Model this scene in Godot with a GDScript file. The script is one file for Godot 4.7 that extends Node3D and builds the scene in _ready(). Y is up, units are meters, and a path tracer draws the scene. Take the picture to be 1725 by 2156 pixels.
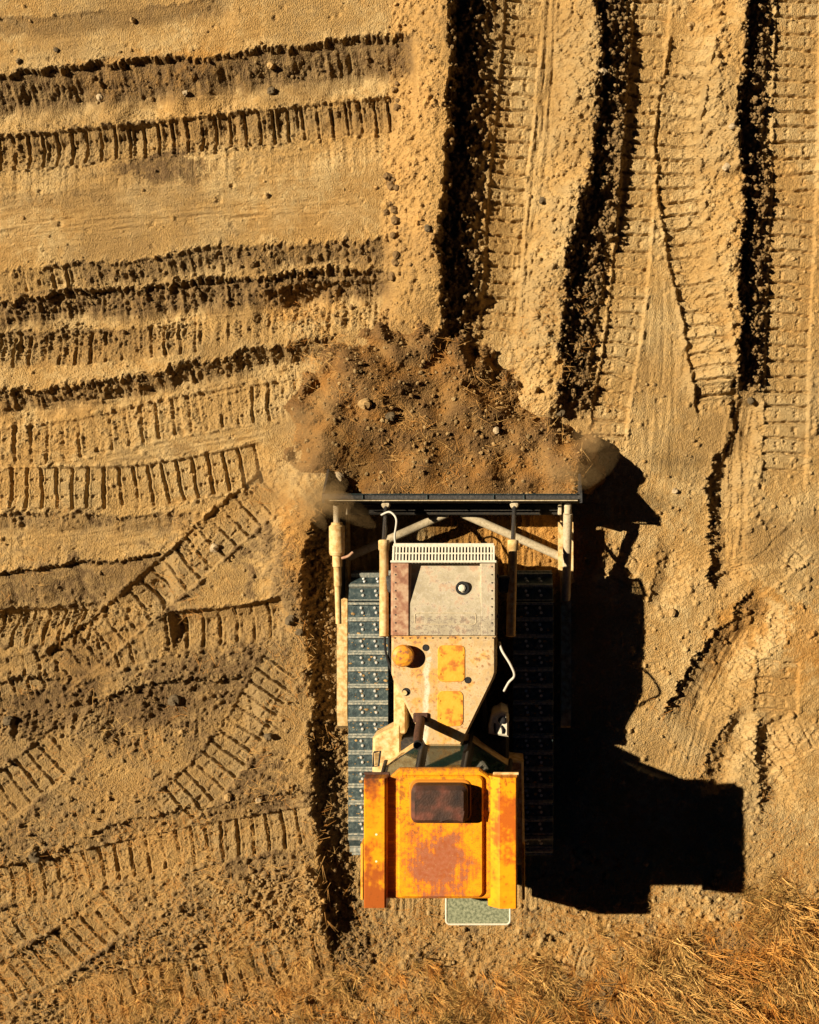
extends Node3D
# A bulldozer cutting strips on dry ground, seen from 16 m straight above.
# x runs across the cut, z runs along it (the machine drives towards -z), y is up.
# Ground features are given on a plan drawn at 148 units to the metre.

const CELL := 0.016
const GX0 := -8.2
const GZ0 := -8.3
const NX := 851
const NZ := 1039
const UNIT := 148.0
const PU := 1075.0
const PV := 1078.0

var rng := RandomNumberGenerator.new()
var taken := {}
# ground fields
var ht := PackedFloat32Array()      # height
var damp_shade := PackedFloat32Array()    # freshly turned, darker earth, and shade put into the ground colour
var rust := PackedFloat32Array()    # orange subsoil
var loose := PackedFloat32Array()   # how crumbly the surface is
var n_wide := PackedFloat32Array()
var n_mid := PackedFloat32Array()
var n_fine := PackedFloat32Array()
# distance tracing
var near_d := PackedFloat32Array()
var along := PackedFloat32Array()
var across := PackedFloat32Array()
var touched := PackedInt32Array()
var trace_len := 0.0
var streak_noise := FastNoiseLite.new()
var edge_u := PackedFloat32Array([966, 960, 955, 950, 945, 938, 932, 932, 930, 870, 800, 720, 668, 655, 650, 652, 658, 661, 667, 672, 684, 700, 715, 725])  # at v = -100, 0, 100 ...
var mats := {}
var uv_rect := Rect2()  # when set, tri() lays texture coordinates flat from above over this rectangle


func _ready() -> void:
	# ---------------------------------------------------------------- camera, sky, sun, exposure
	var cam := Camera3D.new()
	cam.name = "camera"
	add_child(cam)
	cam.position = Vector3(0, 16, 0)
	cam.rotation_degrees = Vector3(-90, 0, 0)
	cam.set_frustum(0.9105, Vector2(-0.0897, 0.0), 1.0, 900.0)
	cam.current = true
	var sky_material := ProceduralSkyMaterial.new()
	sky_material.sky_top_color = Color(0.16, 0.30, 0.52)
	sky_material.sky_horizon_color = Color(0.50, 0.55, 0.60)
	sky_material.ground_bottom_color = Color(0.30, 0.24, 0.16)
	sky_material.ground_horizon_color = Color(0.45, 0.45, 0.45)
	sky_material.sky_curve = 0.12
	var sky := Sky.new()
	sky.sky_material = sky_material
	var env := Environment.new()
	env.background_mode = Environment.BG_SKY
	env.sky = sky
	env.background_energy_multiplier = 0.033
	env.tonemap_mode = Environment.TONE_MAPPER_LINEAR
	env.tonemap_exposure = 1.9
	env.sdfgi_enabled = true
	env.ssao_enabled = true
	env.ssil_enabled = true
	env.volumetric_fog_enabled = true
	env.volumetric_fog_density = 0.0
	var world := WorldEnvironment.new()
	world.environment = env
	add_child(world)
	var sun := DirectionalLight3D.new()
	sun.name = "sun"
	sun.light_energy = 1.6
	sun.light_color = Color(1.0, 0.92, 0.80)
	sun.light_angular_distance = 0.5
	sun.shadow_enabled = true
	sun.sky_mode = DirectionalLight3D.SKY_MODE_LIGHT_ONLY
	add_child(sun)
	sun.look_at_from_position(Vector3.ZERO, Vector3(3.27, -3.1, 0.88))
	# ---------------------------------------------------------------- setting, then things
	rng.seed = 77
	make_materials()
	shape_ground()
	build_ground()
	build_heap()
	build_bulldozer()
	build_stones()
	build_clods()
	build_grass()
	build_dust()


# =================================================================== naming and tagging
func numbered(called: String) -> String:
	var n: int = taken.get(called, -1) + 1
	taken[called] = n
	return called if n == 0 else "%s_%03d" % [called, n]


func tag(o: Node, label: String, category: String, group := "", kind := "") -> void:
	if label:
		o.set_meta("label", label)
	if category:
		o.set_meta("category", category)
	if group:
		o.set_meta("group", group)
	if kind:
		o.set_meta("kind", kind)


func obj(called: String, mesh: Mesh, material: Material, parent: Node, at := Vector3.ZERO) -> MeshInstance3D:
	var o := MeshInstance3D.new()
	o.name = called
	o.mesh = mesh
	if material:
		o.material_override = material
	o.position = at
	parent.add_child(o, true)
	return o


func commit(st: SurfaceTool, called: String, material: Material, parent: Node, at := Vector3.ZERO) -> MeshInstance3D:
	st.generate_normals()
	return obj(called, st.commit(), material, parent, at)


func begin() -> SurfaceTool:
	var st := SurfaceTool.new()
	st.begin(Mesh.PRIMITIVE_TRIANGLES)
	return st


# =================================================================== shapes
func tri(st: SurfaceTool, a: Vector3, b: Vector3, c: Vector3, out: Vector3, group := -1) -> void:
	var flip := (a - c).cross(a - b).dot(out) < 0.0
	st.set_smooth_group(group)
	for v: Vector3 in [a, c if flip else b, b if flip else c]:
		if uv_rect.size.x > 0.0:
			st.set_uv(Vector2((v.x - uv_rect.position.x) / uv_rect.size.x, (v.z - uv_rect.position.y) / uv_rect.size.y))
		st.add_vertex(v)


func quad(st: SurfaceTool, a: Vector3, b: Vector3, c: Vector3, d: Vector3, out: Vector3, group := -1) -> void:
	tri(st, a, b, c, out, group)
	tri(st, a, c, d, out, group)


# A box with its twelve edges cut off.
func box(st: SurfaceTool, at: Vector3, size: Vector3, bevel := 0.01, turn := Basis()) -> void:
	var h := size / 2.0
	var b := minf(bevel, minf(h.x, minf(h.y, h.z)) * 0.7)
	var p := func(x: float, y: float, z: float) -> Vector3: return at + turn * Vector3(x, y, z)
	for s in [-1.0, 1.0]:
		quad(st, p.call(s * h.x, -h.y + b, -h.z + b), p.call(s * h.x, h.y - b, -h.z + b), p.call(s * h.x, h.y - b, h.z - b), p.call(s * h.x, -h.y + b, h.z - b), turn * Vector3(s, 0, 0))
		quad(st, p.call(-h.x + b, s * h.y, -h.z + b), p.call(h.x - b, s * h.y, -h.z + b), p.call(h.x - b, s * h.y, h.z - b), p.call(-h.x + b, s * h.y, h.z - b), turn * Vector3(0, s, 0))
		quad(st, p.call(-h.x + b, -h.y + b, s * h.z), p.call(h.x - b, -h.y + b, s * h.z), p.call(h.x - b, h.y - b, s * h.z), p.call(-h.x + b, h.y - b, s * h.z), turn * Vector3(0, 0, s))
		for r in [-1.0, 1.0]:
			quad(st, p.call(s * h.x, r * (h.y - b), -h.z + b), p.call(s * h.x, r * (h.y - b), h.z - b), p.call(s * (h.x - b), r * h.y, h.z - b), p.call(s * (h.x - b), r * h.y, -h.z + b), turn * Vector3(s, r, 0))
			quad(st, p.call(-h.x + b, s * h.y, r * (h.z - b)), p.call(h.x - b, s * h.y, r * (h.z - b)), p.call(h.x - b, s * (h.y - b), r * h.z), p.call(-h.x + b, s * (h.y - b), r * h.z), turn * Vector3(0, s, r))
			quad(st, p.call(s * h.x, -h.y + b, r * (h.z - b)), p.call(s * h.x, h.y - b, r * (h.z - b)), p.call(s * (h.x - b), h.y - b, r * h.z), p.call(s * (h.x - b), -h.y + b, r * h.z), turn * Vector3(s, 0, r))
			for q in [-1.0, 1.0]:
				tri(st, p.call(s * h.x, r * (h.y - b), q * (h.z - b)), p.call(s * (h.x - b), r * h.y, q * (h.z - b)), p.call(s * (h.x - b), r * (h.y - b), q * h.z), turn * Vector3(s, r, q))


# A tube along points; radii may differ from point to point.
func tube(st: SurfaceTool, path: Array, radii: Array, sides := 12, capped := true) -> void:
	var rings := []
	var side := Vector3.ZERO
	for i in path.size():
		var d: Vector3 = (path[mini(i + 1, path.size() - 1)] - path[maxi(i - 1, 0)]).normalized()
		if side == Vector3.ZERO:
			side = d.cross(Vector3.UP if absf(d.y) < 0.9 else Vector3.RIGHT).normalized()
		side = (side - d * side.dot(d)).normalized()
		var up := d.cross(side)
		var r: float = radii[mini(i, radii.size() - 1)]
		var ring := PackedVector3Array()
		for k in sides:
			var a := TAU * k / sides
			ring.append(path[i] + (side * cos(a) + up * sin(a)) * r)
		rings.append(ring)
	for i in path.size() - 1:
		for k in sides:
			var n := (k + 1) % sides
			var out: Vector3 = rings[i][k] + rings[i + 1][n] - path[i] - path[i + 1]
			if out.length() < 1e-6:
				out = path[i + 1] - path[i]
			quad(st, rings[i][k], rings[i][n], rings[i + 1][n], rings[i + 1][k], out, 1)
	if capped:
		for k in sides:
			var n := (k + 1) % sides
			tri(st, path[0], rings[0][k], rings[0][n], path[0] - path[1])
			var e := path.size() - 1
			tri(st, path[e], rings[e][k], rings[e][n], path[e] - path[e - 1])


# A turned shape: profile of (radius, height) around the y axis at a place; hard edges.
func lathe(st: SurfaceTool, at: Vector3, profile: Array, sides := 24, turn := Basis()) -> void:
	for i in profile.size() - 1:
		var a: Vector2 = profile[i]
		var b: Vector2 = profile[i + 1]
		var slope := Vector2(b.y - a.y, a.x - b.x)
		for k in sides:
			var p := TAU * k / sides
			var q := TAU * (k + 1) / sides
			var m := (p + q) / 2.0
			var out := turn * Vector3(cos(m) * slope.x, slope.y, sin(m) * slope.x)
			var v := [at + turn * Vector3(cos(p) * a.x, a.y, sin(p) * a.x), at + turn * Vector3(cos(q) * a.x, a.y, sin(q) * a.x), at + turn * Vector3(cos(q) * b.x, b.y, sin(q) * b.x), at + turn * Vector3(cos(p) * b.x, b.y, sin(p) * b.x)]
			if a.x < 1e-5:
				tri(st, v[0], v[2], v[3], out, 2 + i)
			elif b.x < 1e-5:
				tri(st, v[0], v[1], v[2], out, 2 + i)
			else:
				quad(st, v[0], v[1], v[2], v[3], out, 2 + i)


# A slab with a convex outline (x, z), from y0 up to y1, its upper edge cut off.
func slab(st: SurfaceTool, outline: PackedVector2Array, y0: float, y1: float, bevel := 0.012) -> void:
	var n := outline.size()
	var mid := Vector2.ZERO
	for p in outline:
		mid += p / n
	var inner := PackedVector2Array()
	for i in n:
		var a := outline[(i + n - 1) % n]
		var b := outline[i]
		var c := outline[(i + 1) % n]
		var n1 := (b - a).orthogonal().normalized()
		var n2 := (c - b).orthogonal().normalized()
		if n1.dot(mid - b) < 0:
			n1 = -n1
		if n2.dot(mid - b) < 0:
			n2 = -n2
		var m := (n1 + n2).normalized()
		inner.append(b + m * bevel / maxf(0.3, m.dot(n1)))
	var top := Vector3(mid.x, y1, mid.y)
	for i in n:
		var j := (i + 1) % n
		var e := outline[j] - outline[i]
		var o2 := e.orthogonal()
		if o2.dot(outline[i] - mid) < 0:
			o2 = -o2
		var out := Vector3(o2.x, 0, o2.y).normalized()
		var a := Vector3(outline[i].x, y0, outline[i].y)
		var b := Vector3(outline[j].x, y0, outline[j].y)
		var c := Vector3(outline[j].x, y1 - bevel, outline[j].y)
		var d := Vector3(outline[i].x, y1 - bevel, outline[i].y)
		var e1 := Vector3(inner[j].x, y1, inner[j].y)
		var f1 := Vector3(inner[i].x, y1, inner[i].y)
		tri(st, a, b, c, out)
		tri(st, a, c, d, out)
		tri(st, d, c, e1, out + Vector3.UP)
		tri(st, d, e1, f1, out + Vector3.UP)
		tri(st, f1, e1, top, Vector3.UP)


func round_rect(x0: float, z0: float, x1: float, z1: float, r: float, steps := 5) -> PackedVector2Array:
	var out := PackedVector2Array()
	for c in [[x1 - r, z0 + r, -90], [x1 - r, z1 - r, 0], [x0 + r, z1 - r, 90], [x0 + r, z0 + r, 180]]:
		for k in steps + 1:
			var a := deg_to_rad(c[2] + 90.0 * k / steps)
			out.append(Vector2(c[0] + cos(a) * r, c[1] + sin(a) * r))
	return out


func curve(points: Array, steps := 6) -> Array:
	var out := []
	for i in points.size() - 1:
		var a: Vector3 = points[maxi(i - 1, 0)]
		var b: Vector3 = points[i]
		var c: Vector3 = points[i + 1]
		var d: Vector3 = points[mini(i + 2, points.size() - 1)]
		for k in steps:
			out.append(b.cubic_interpolate(c, a, d, float(k) / steps))
	out.append(points[-1])
	return out


# A profile (u, v) drawn out from l0 to l1: u runs along a, v along b, the length along a x b turned to fit.
func extrude(st: SurfaceTool, profile: PackedVector2Array, a: Vector3, b: Vector3, dir: Vector3, l0: float, l1: float, origin := Vector3.ZERO) -> void:
	var n := profile.size()
	var mid := Vector2.ZERO
	for p in profile:
		mid += p / n
	var ccw := not Geometry2D.is_polygon_clockwise(profile)
	for i in n:
		var p := profile[i]
		var q := profile[(i + 1) % n]
		var o2 := Vector2((q - p).y, -(q - p).x)
		if not ccw:
			o2 = -o2
		var p3 := origin + a * p.x + b * p.y
		var q3 := origin + a * q.x + b * q.y
		quad(st, p3 + dir * l0, q3 + dir * l0, q3 + dir * l1, p3 + dir * l1, a * o2.x + b * o2.y)
	var cut := Geometry2D.triangulate_polygon(profile)
	for e in [[l0, -1.0], [l1, 1.0]]:
		for k in range(0, cut.size(), 3):
			var v := []
			for m in 3:
				var p := profile[cut[k + m]]
				v.append(origin + a * p.x + b * p.y + dir * e[0])
			tri(st, v[0], v[1], v[2], dir * e[1])


# A flat plate with four corners and a thickness.
func plate(st: SurfaceTool, a: Vector3, b: Vector3, c: Vector3, d: Vector3, out: Vector3, thick: float) -> void:
	var n := (b - a).cross(d - a).normalized()
	if n.dot(out) < 0.0:
		n = -n
	var i := -n * thick
	quad(st, a, b, c, d, n)
	quad(st, a + i, b + i, c + i, d + i, -n)
	var mid := (a + b + c + d) / 4.0
	for e in [[a, b], [b, c], [c, d], [d, a]]:
		quad(st, e[0], e[1], e[1] + i, e[0] + i, (e[0] + e[1]) / 2.0 - mid)


# Paint, rust and dirt computed point by point: fn(x 0..1, y 0..1, wide, mid, fine) gives a linear colour.
func painted(called: String, w: int, h: int, metres: Vector2, number: int, rough: float, fn: Callable) -> StandardMaterial3D:
	var n1 := noise_of(3.0, 3, number)
	var n2 := noise_of(14.0, 3, number + 1)
	var n3 := noise_of(60.0, 2, number + 2)
	var im := Image.create_empty(w, h, false, Image.FORMAT_RGB8)
	for j in h:
		for i in w:
			var x := (i + 0.5) / w
			var y := (j + 0.5) / h
			var px := x * metres.x
			var py := y * metres.y
			var c: Color = fn.call(x, y, n1.get_noise_2d(px, py), n2.get_noise_2d(px, py), n3.get_noise_2d(px, py))
			im.set_pixel(i, j, c.linear_to_srgb())
	var m := mat(called, Color.WHITE, rough)
	m.albedo_texture = ImageTexture.create_from_image(im)
	m.texture_repeat = false
	return m


# =================================================================== materials
func ramp(stops: Array) -> Gradient:
	var g := Gradient.new()
	var offsets := PackedFloat32Array()
	var colors := PackedColorArray()
	for s in stops:
		offsets.append(s[0])
		colors.append(Color(s[1], s[2], s[3]).linear_to_srgb())
	g.offsets = offsets
	g.colors = colors
	return g


func grain(frequency: float, octaves: int, stops: Array, number: int, size := 512, kind := FastNoiseLite.TYPE_SIMPLEX_SMOOTH) -> NoiseTexture2D:
	var n := FastNoiseLite.new()
	n.seed = number
	n.noise_type = kind
	n.frequency = frequency
	n.fractal_octaves = octaves
	n.fractal_gain = 0.6
	var t := NoiseTexture2D.new()
	t.width = size
	t.height = size
	t.seamless = true
	t.noise = n
	if stops:
		t.color_ramp = ramp(stops)
	return t


func mat(called: String, color: Color, rough := 0.8, metal := 0.0) -> StandardMaterial3D:
	var m := StandardMaterial3D.new()
	m.resource_name = called
	m.albedo_color = color.linear_to_srgb()
	m.roughness = rough
	m.metallic = metal
	m.metallic_specular = 0.4
	mats[called] = m
	return m


func patterned(called: String, tex: Texture2D, scale: float, rough := 0.75, metal := 0.0, relief: Texture2D = null, depth := 0.2) -> StandardMaterial3D:
	var m := mat(called, Color.WHITE, rough, metal)
	m.albedo_texture = tex
	m.uv1_triplanar = true
	m.uv1_scale = Vector3.ONE * scale
	if relief:
		m.heightmap_enabled = true
		m.heightmap_texture = relief
		m.heightmap_scale = depth
	return m


func make_materials() -> void:
	var soil := mat("soil", Color.WHITE, 0.95)
	soil.metallic_specular = 0.15
	soil.vertex_color_use_as_albedo = true
	soil.albedo_texture = grain(0.03, 5, [[0.0, 0.62, 0.60, 0.58], [0.35, 0.86, 0.85, 0.84], [0.6, 1.0, 1.0, 1.0], [1.0, 1.0, 1.0, 1.0]], 5, 1024)
	soil.uv1_triplanar = true
	soil.uv1_world_triplanar = true
	soil.uv1_scale = Vector3.ONE * 0.71
	soil.heightmap_enabled = true
	soil.heightmap_texture = grain(0.05, 5, [], 9, 1024)
	soil.heightmap_scale = 3.2
	var clod := mat("clod", Color.WHITE, 0.95)
	clod.metallic_specular = 0.15
	clod.vertex_color_use_as_albedo = true
	clod.albedo_texture = soil.albedo_texture
	clod.uv1_triplanar = true
	clod.uv1_world_triplanar = true
	clod.uv1_scale = Vector3.ONE * 2.3
	var straw := mat("straw", Color.WHITE, 0.8)
	straw.vertex_color_use_as_albedo = true
	straw.backlight_enabled = true
	straw.backlight = Color(0.25, 0.2, 0.1)
	straw.cull_mode = BaseMaterial3D.CULL_DISABLED
	var fine := grain(0.06, 4, [], 31, 512)
	# machine
	patterned("paint", grain(0.012, 5, [[0.0, 0.34, 0.10, 0.02], [0.30, 0.52, 0.20, 0.025], [0.45, 0.70, 0.33, 0.03], [1.0, 0.76, 0.40, 0.05]], 11), 0.9, 0.5, 0.0, fine, 0.15)
	patterned("dusty_paint", grain(0.014, 5, [[0.0, 0.30, 0.17, 0.06], [0.38, 0.52, 0.34, 0.13], [0.6, 0.62, 0.46, 0.22], [1.0, 0.66, 0.54, 0.33]], 12), 1.3, 0.75, 0.0, fine, 0.15)
	patterned("chalky_paint", grain(0.016, 5, [[0.0, 0.55, 0.30, 0.10], [0.3, 0.66, 0.48, 0.24], [0.55, 0.70, 0.58, 0.37], [1.0, 0.74, 0.66, 0.48]], 13), 0.9, 0.8, 0.0, fine, 0.15)
	patterned("dusty_steel", grain(0.02, 5, [[0.0, 0.24, 0.19, 0.11], [0.4, 0.44, 0.37, 0.24], [1.0, 0.60, 0.53, 0.38]], 14), 1.8, 0.8, 0.0, fine, 0.3)
	patterned("guard_cream", grain(0.03, 4, [[0.0, 0.45, 0.42, 0.33], [0.4, 0.60, 0.57, 0.46], [1.0, 0.70, 0.67, 0.55]], 15), 1.2, 0.75)
	patterned("shoe_steel", grain(0.02, 5, [[0.0, 0.018, 0.030, 0.036], [0.42, 0.032, 0.054, 0.060], [0.66, 0.060, 0.088, 0.092], [1.0, 0.20, 0.21, 0.18]], 16), 1.1, 0.6, 0.25, fine, 0.3)
	mats.shoe_steel.uv1_world_triplanar = true
	patterned("grouser_steel", grain(0.03, 4, [[0.0, 0.07, 0.095, 0.095], [0.42, 0.20, 0.225, 0.205], [0.65, 0.34, 0.34, 0.28], [1.0, 0.50, 0.47, 0.36]], 17), 1.3, 0.55, 0.2)
	mats.grouser_steel.uv1_world_triplanar = true
	mat("bolt_steel", Color(0.52, 0.53, 0.50), 0.4, 0.3)
	patterned("dark_steel", grain(0.03, 4, [[0.0, 0.02, 0.022, 0.024], [0.6, 0.05, 0.05, 0.05], [1.0, 0.12, 0.11, 0.09]], 18), 1.4, 0.6, 0.2, fine, 0.2)
	patterned("greasy_frame", grain(0.03, 4, [[0.0, 0.015, 0.014, 0.013], [0.6, 0.035, 0.032, 0.028], [1.0, 0.10, 0.07, 0.03]], 19), 1.4, 0.8)
	patterned("scorched_box", grain(0.006, 3, [[0.0, 0.022, 0.014, 0.012], [0.45, 0.050, 0.026, 0.018], [0.65, 0.085, 0.036, 0.024], [1.0, 0.17, 0.055, 0.035]], 27), 0.9, 0.6, 0.1, fine, 0.3)
	mat("black_rubber", Color(0.012, 0.012, 0.013), 0.7)
	mat("grey_hose", Color(0.50, 0.48, 0.42), 0.6)
	patterned("burnt_rust", grain(0.02, 5, [[0.0, 0.030, 0.016, 0.012], [0.5, 0.075, 0.035, 0.022], [1.0, 0.16, 0.075, 0.04]], 20), 1.6, 0.75, 0.1, fine, 0.4)
	patterned("rust_red", grain(0.02, 5, [[0.0, 0.17, 0.075, 0.045], [0.4, 0.29, 0.15, 0.09], [0.6, 0.38, 0.24, 0.15], [1.0, 0.50, 0.38, 0.25]], 21), 0.6, 0.8, 0.0, fine, 0.2)
	patterned("tank_green", grain(0.05, 5, [[0.0, 0.06, 0.07, 0.04], [0.40, 0.17, 0.19, 0.115], [0.6, 0.23, 0.25, 0.155], [1.0, 0.40, 0.39, 0.26]], 22), 0.8, 0.85, 0.0, fine, 0.3)
	patterned("cream_plate", grain(0.03, 4, [[0.0, 0.45, 0.42, 0.32], [1.0, 0.74, 0.71, 0.58]], 23), 2.0, 0.6)
	var glass := mat("cab_glass", Color(0.02, 0.05, 0.04), 0.06)
	glass.albedo_color.a = 0.55
	glass.transparency = BaseMaterial3D.TRANSPARENCY_ALPHA
	var chrome := mat("chrome_rod", Color(0.25, 0.25, 0.25), 0.25, 0.9)
	chrome.metallic_specular = 0.5


# =================================================================== ground fields
func plan(u: float, v: float) -> Vector2:
	return Vector2((u - PU) / UNIT, (v - PV) / UNIT)


# points on the higher ground west of the cut
func upper(list: Array) -> PackedVector2Array:
	var out := PackedVector2Array()
	for p in list:
		out.append(plan(p[0], p[1]) * 0.981)
	return out


func lower(list: Array) -> PackedVector2Array:
	var out := PackedVector2Array()
	for p in list:
		out.append(plan(p[0], p[1]))
	return out


func rounded(p: PackedVector2Array) -> PackedVector2Array:
	var out := PackedVector2Array()
	for i in p.size() - 1:
		var a := p[maxi(i - 1, 0)]
		var d := p[mini(i + 2, p.size() - 1)]
		var steps := maxi(1, int(p[i].distance_to(p[i + 1]) / 0.22))
		for k in steps:
			out.append(p[i].cubic_interpolate(p[i + 1], a, d, float(k) / steps))
	out.append(p[-1])
	return out


func edge_x(z: float) -> float:
	var f := clampf((z * UNIT + PV + 100.0) / 100.0, 0.0, 22.999)
	var i := int(f)
	return (lerpf(edge_u[i], edge_u[i + 1], f - i) - PU) / UNIT


func west_level(z: float) -> float:
	return lerpf(0.34, 0.03, smoothstep(5.6, 6.9, z)) if z > 0 else 0.34


# Ground level without detail, anywhere.
func level(x: float, z: float) -> float:
	return west_level(z) * (1.0 - smoothstep(-0.06, 0.06, x - edge_x(z)))


func trace(p: PackedVector2Array, reach: float) -> void:
	touched.resize(0)
	var gone := 0.0
	for k in p.size() - 1:
		var a := p[k]
		var d := p[k + 1] - a
		var length := d.length()
		d /= length
		var i0 := clampi(int((minf(a.x, p[k + 1].x) - reach - GX0) / CELL), 0, NX - 1)
		var i1 := clampi(int((maxf(a.x, p[k + 1].x) + reach - GX0) / CELL), 0, NX - 1)
		var j0 := clampi(int((minf(a.y, p[k + 1].y) - reach - GZ0) / CELL), 0, NZ - 1)
		var j1 := clampi(int((maxf(a.y, p[k + 1].y) + reach - GZ0) / CELL), 0, NZ - 1)
		for j in range(j0, j1 + 1):
			var pz := GZ0 + j * CELL - a.y
			for i in range(i0, i1 + 1):
				var px := GX0 + i * CELL - a.x
				var s := px * d.x + pz * d.y
				var t := d.x * pz - d.y * px
				var over := maxf(maxf(-s, s - length), 0.0)
				var dist := sqrt(t * t + over * over)
				if dist > reach:
					continue
				var id := j * NX + i
				if dist < near_d[id]:
					if near_d[id] > 1e8:
						touched.append(id)
					near_d[id] = dist
					along[id] = gone + clampf(s, 0.0, length)
					across[id] = dist if t > 0.0 else -dist
		gone += length
	trace_len = gone


func settle() -> void:
	for id in touched:
		near_d[id] = 1e9


# A low bank: the ground drops on the right-hand side of the line and rises again further on.
func bank(points: PackedVector2Array, drop: float, steep: float, slope_w: float, back_w: float, jag: float, wet_dark: float, crumb: float, fade_in := 0.3, fade_out := 0.3) -> void:
	trace(rounded(points), slope_w + back_w + 0.12)
	for id in touched:
		var s := along[id]
		var teeth := streak_noise.get_noise_2d(s * 9.0, 3.0) + 0.6 * streak_noise.get_noise_2d(s * 26.0, 9.0)
		var t := across[id] + n_mid[id] * jag * 0.7 + n_wide[id] * jag * 1.5 + n_fine[id] * jag * 0.4 + teeth * jag * 0.8
		var fade := smoothstep(-0.01, fade_in, s) * (1.0 - smoothstep(trace_len - fade_out, trace_len + 0.01, s))
		var strong := fade * clampf(1.0 + n_wide[id] * 0.7, 0.3, 1.5)
		if t < 0.0:
			ht[id] += drop * 0.16 * strong * exp(t / 0.05)
			loose[id] = maxf(loose[id], crumb * 0.5 * fade * exp(t / 0.05))
		else:
			var back := 1.0 - smoothstep(slope_w, slope_w + back_w, t)
			ht[id] -= drop * strong * back * (steep * smoothstep(0.0, 0.045, t) + (1.0 - steep) * smoothstep(0.0, slope_w, t)) - drop * 0.16 * strong * exp(-t / 0.015)
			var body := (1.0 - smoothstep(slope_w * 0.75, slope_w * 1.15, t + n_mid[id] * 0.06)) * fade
			damp_shade[id] = maxf(damp_shade[id], wet_dark * body)
			loose[id] = maxf(loose[id], crumb * 0.62 * body)
			ht[id] += teeth * 0.012 * body * (1.0 - t / (slope_w * 1.2))
	settle()


# A windrow: a long gentle western side, a crest, a steep crumbling eastern face (right-hand side of the line).
func windrow(points: PackedVector2Array, high: float, west_w: float, face_w: float, rubble_w: float, jag: float) -> void:
	trace(rounded(points), maxf(west_w, rubble_w) + 0.1)
	for id in touched:
		var s := along[id]
		var t := across[id] + n_mid[id] * jag * 1.5 + n_wide[id] * jag * 1.8 + n_fine[id] * jag * 0.4
		var fade := smoothstep(0.0, 0.5, s) * (1.0 - smoothstep(trace_len - 0.3, trace_len, s))
		var top := high * fade * clampf(1.0 + n_wide[id] * 0.35, 0.5, 1.4)
		if t < 0.0:
			ht[id] += top * pow(1.0 - smoothstep(0.0, west_w, -t), 1.3)
			loose[id] = maxf(loose[id], 0.75 * fade * (1.0 - smoothstep(0.3, 1.0, -t / west_w)))
		else:
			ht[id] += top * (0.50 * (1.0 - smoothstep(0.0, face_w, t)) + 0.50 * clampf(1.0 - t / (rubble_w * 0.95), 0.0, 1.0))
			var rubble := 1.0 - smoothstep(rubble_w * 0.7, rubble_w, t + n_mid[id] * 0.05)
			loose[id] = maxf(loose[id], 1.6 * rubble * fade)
			damp_shade[id] = maxf(damp_shade[id], 0.80 * rubble * fade)  # eastern face coloured darker than the western side
	settle()


# Streaks left by a blade or a dragged edge, along a line.
func scrape(points: PackedVector2Array, width: float, depth: float, fineness: float, smoothing := 0.75, wet_dark := -1.0) -> void:
	trace(rounded(points), width / 2.0)
	for id in touched:
		var t := across[id] + n_wide[id] * 0.02
		var fade := 1.0 - smoothstep(0.75, 1.0, absf(t) / (width / 2.0) + n_mid[id] * 0.2)
		fade *= smoothstep(0.0, 0.3, along[id] + n_mid[id] * 0.2) * (1.0 - smoothstep(trace_len - 0.3, trace_len, along[id] + n_mid[id] * 0.2))
		var v := streak_noise.get_noise_2d(t * fineness, along[id] * 0.9) + 0.5 * streak_noise.get_noise_2d(t * fineness * 2.7 + 50.0, along[id] * 1.6)
		ht[id] += v * depth * fade
		loose[id] *= 1.0 - smoothing * fade
		if wet_dark >= 0.0:
			damp_shade[id] = lerpf(damp_shade[id], clampf(wet_dark + v * 0.4, 0.0, 1.0), fade)
	settle()


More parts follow.
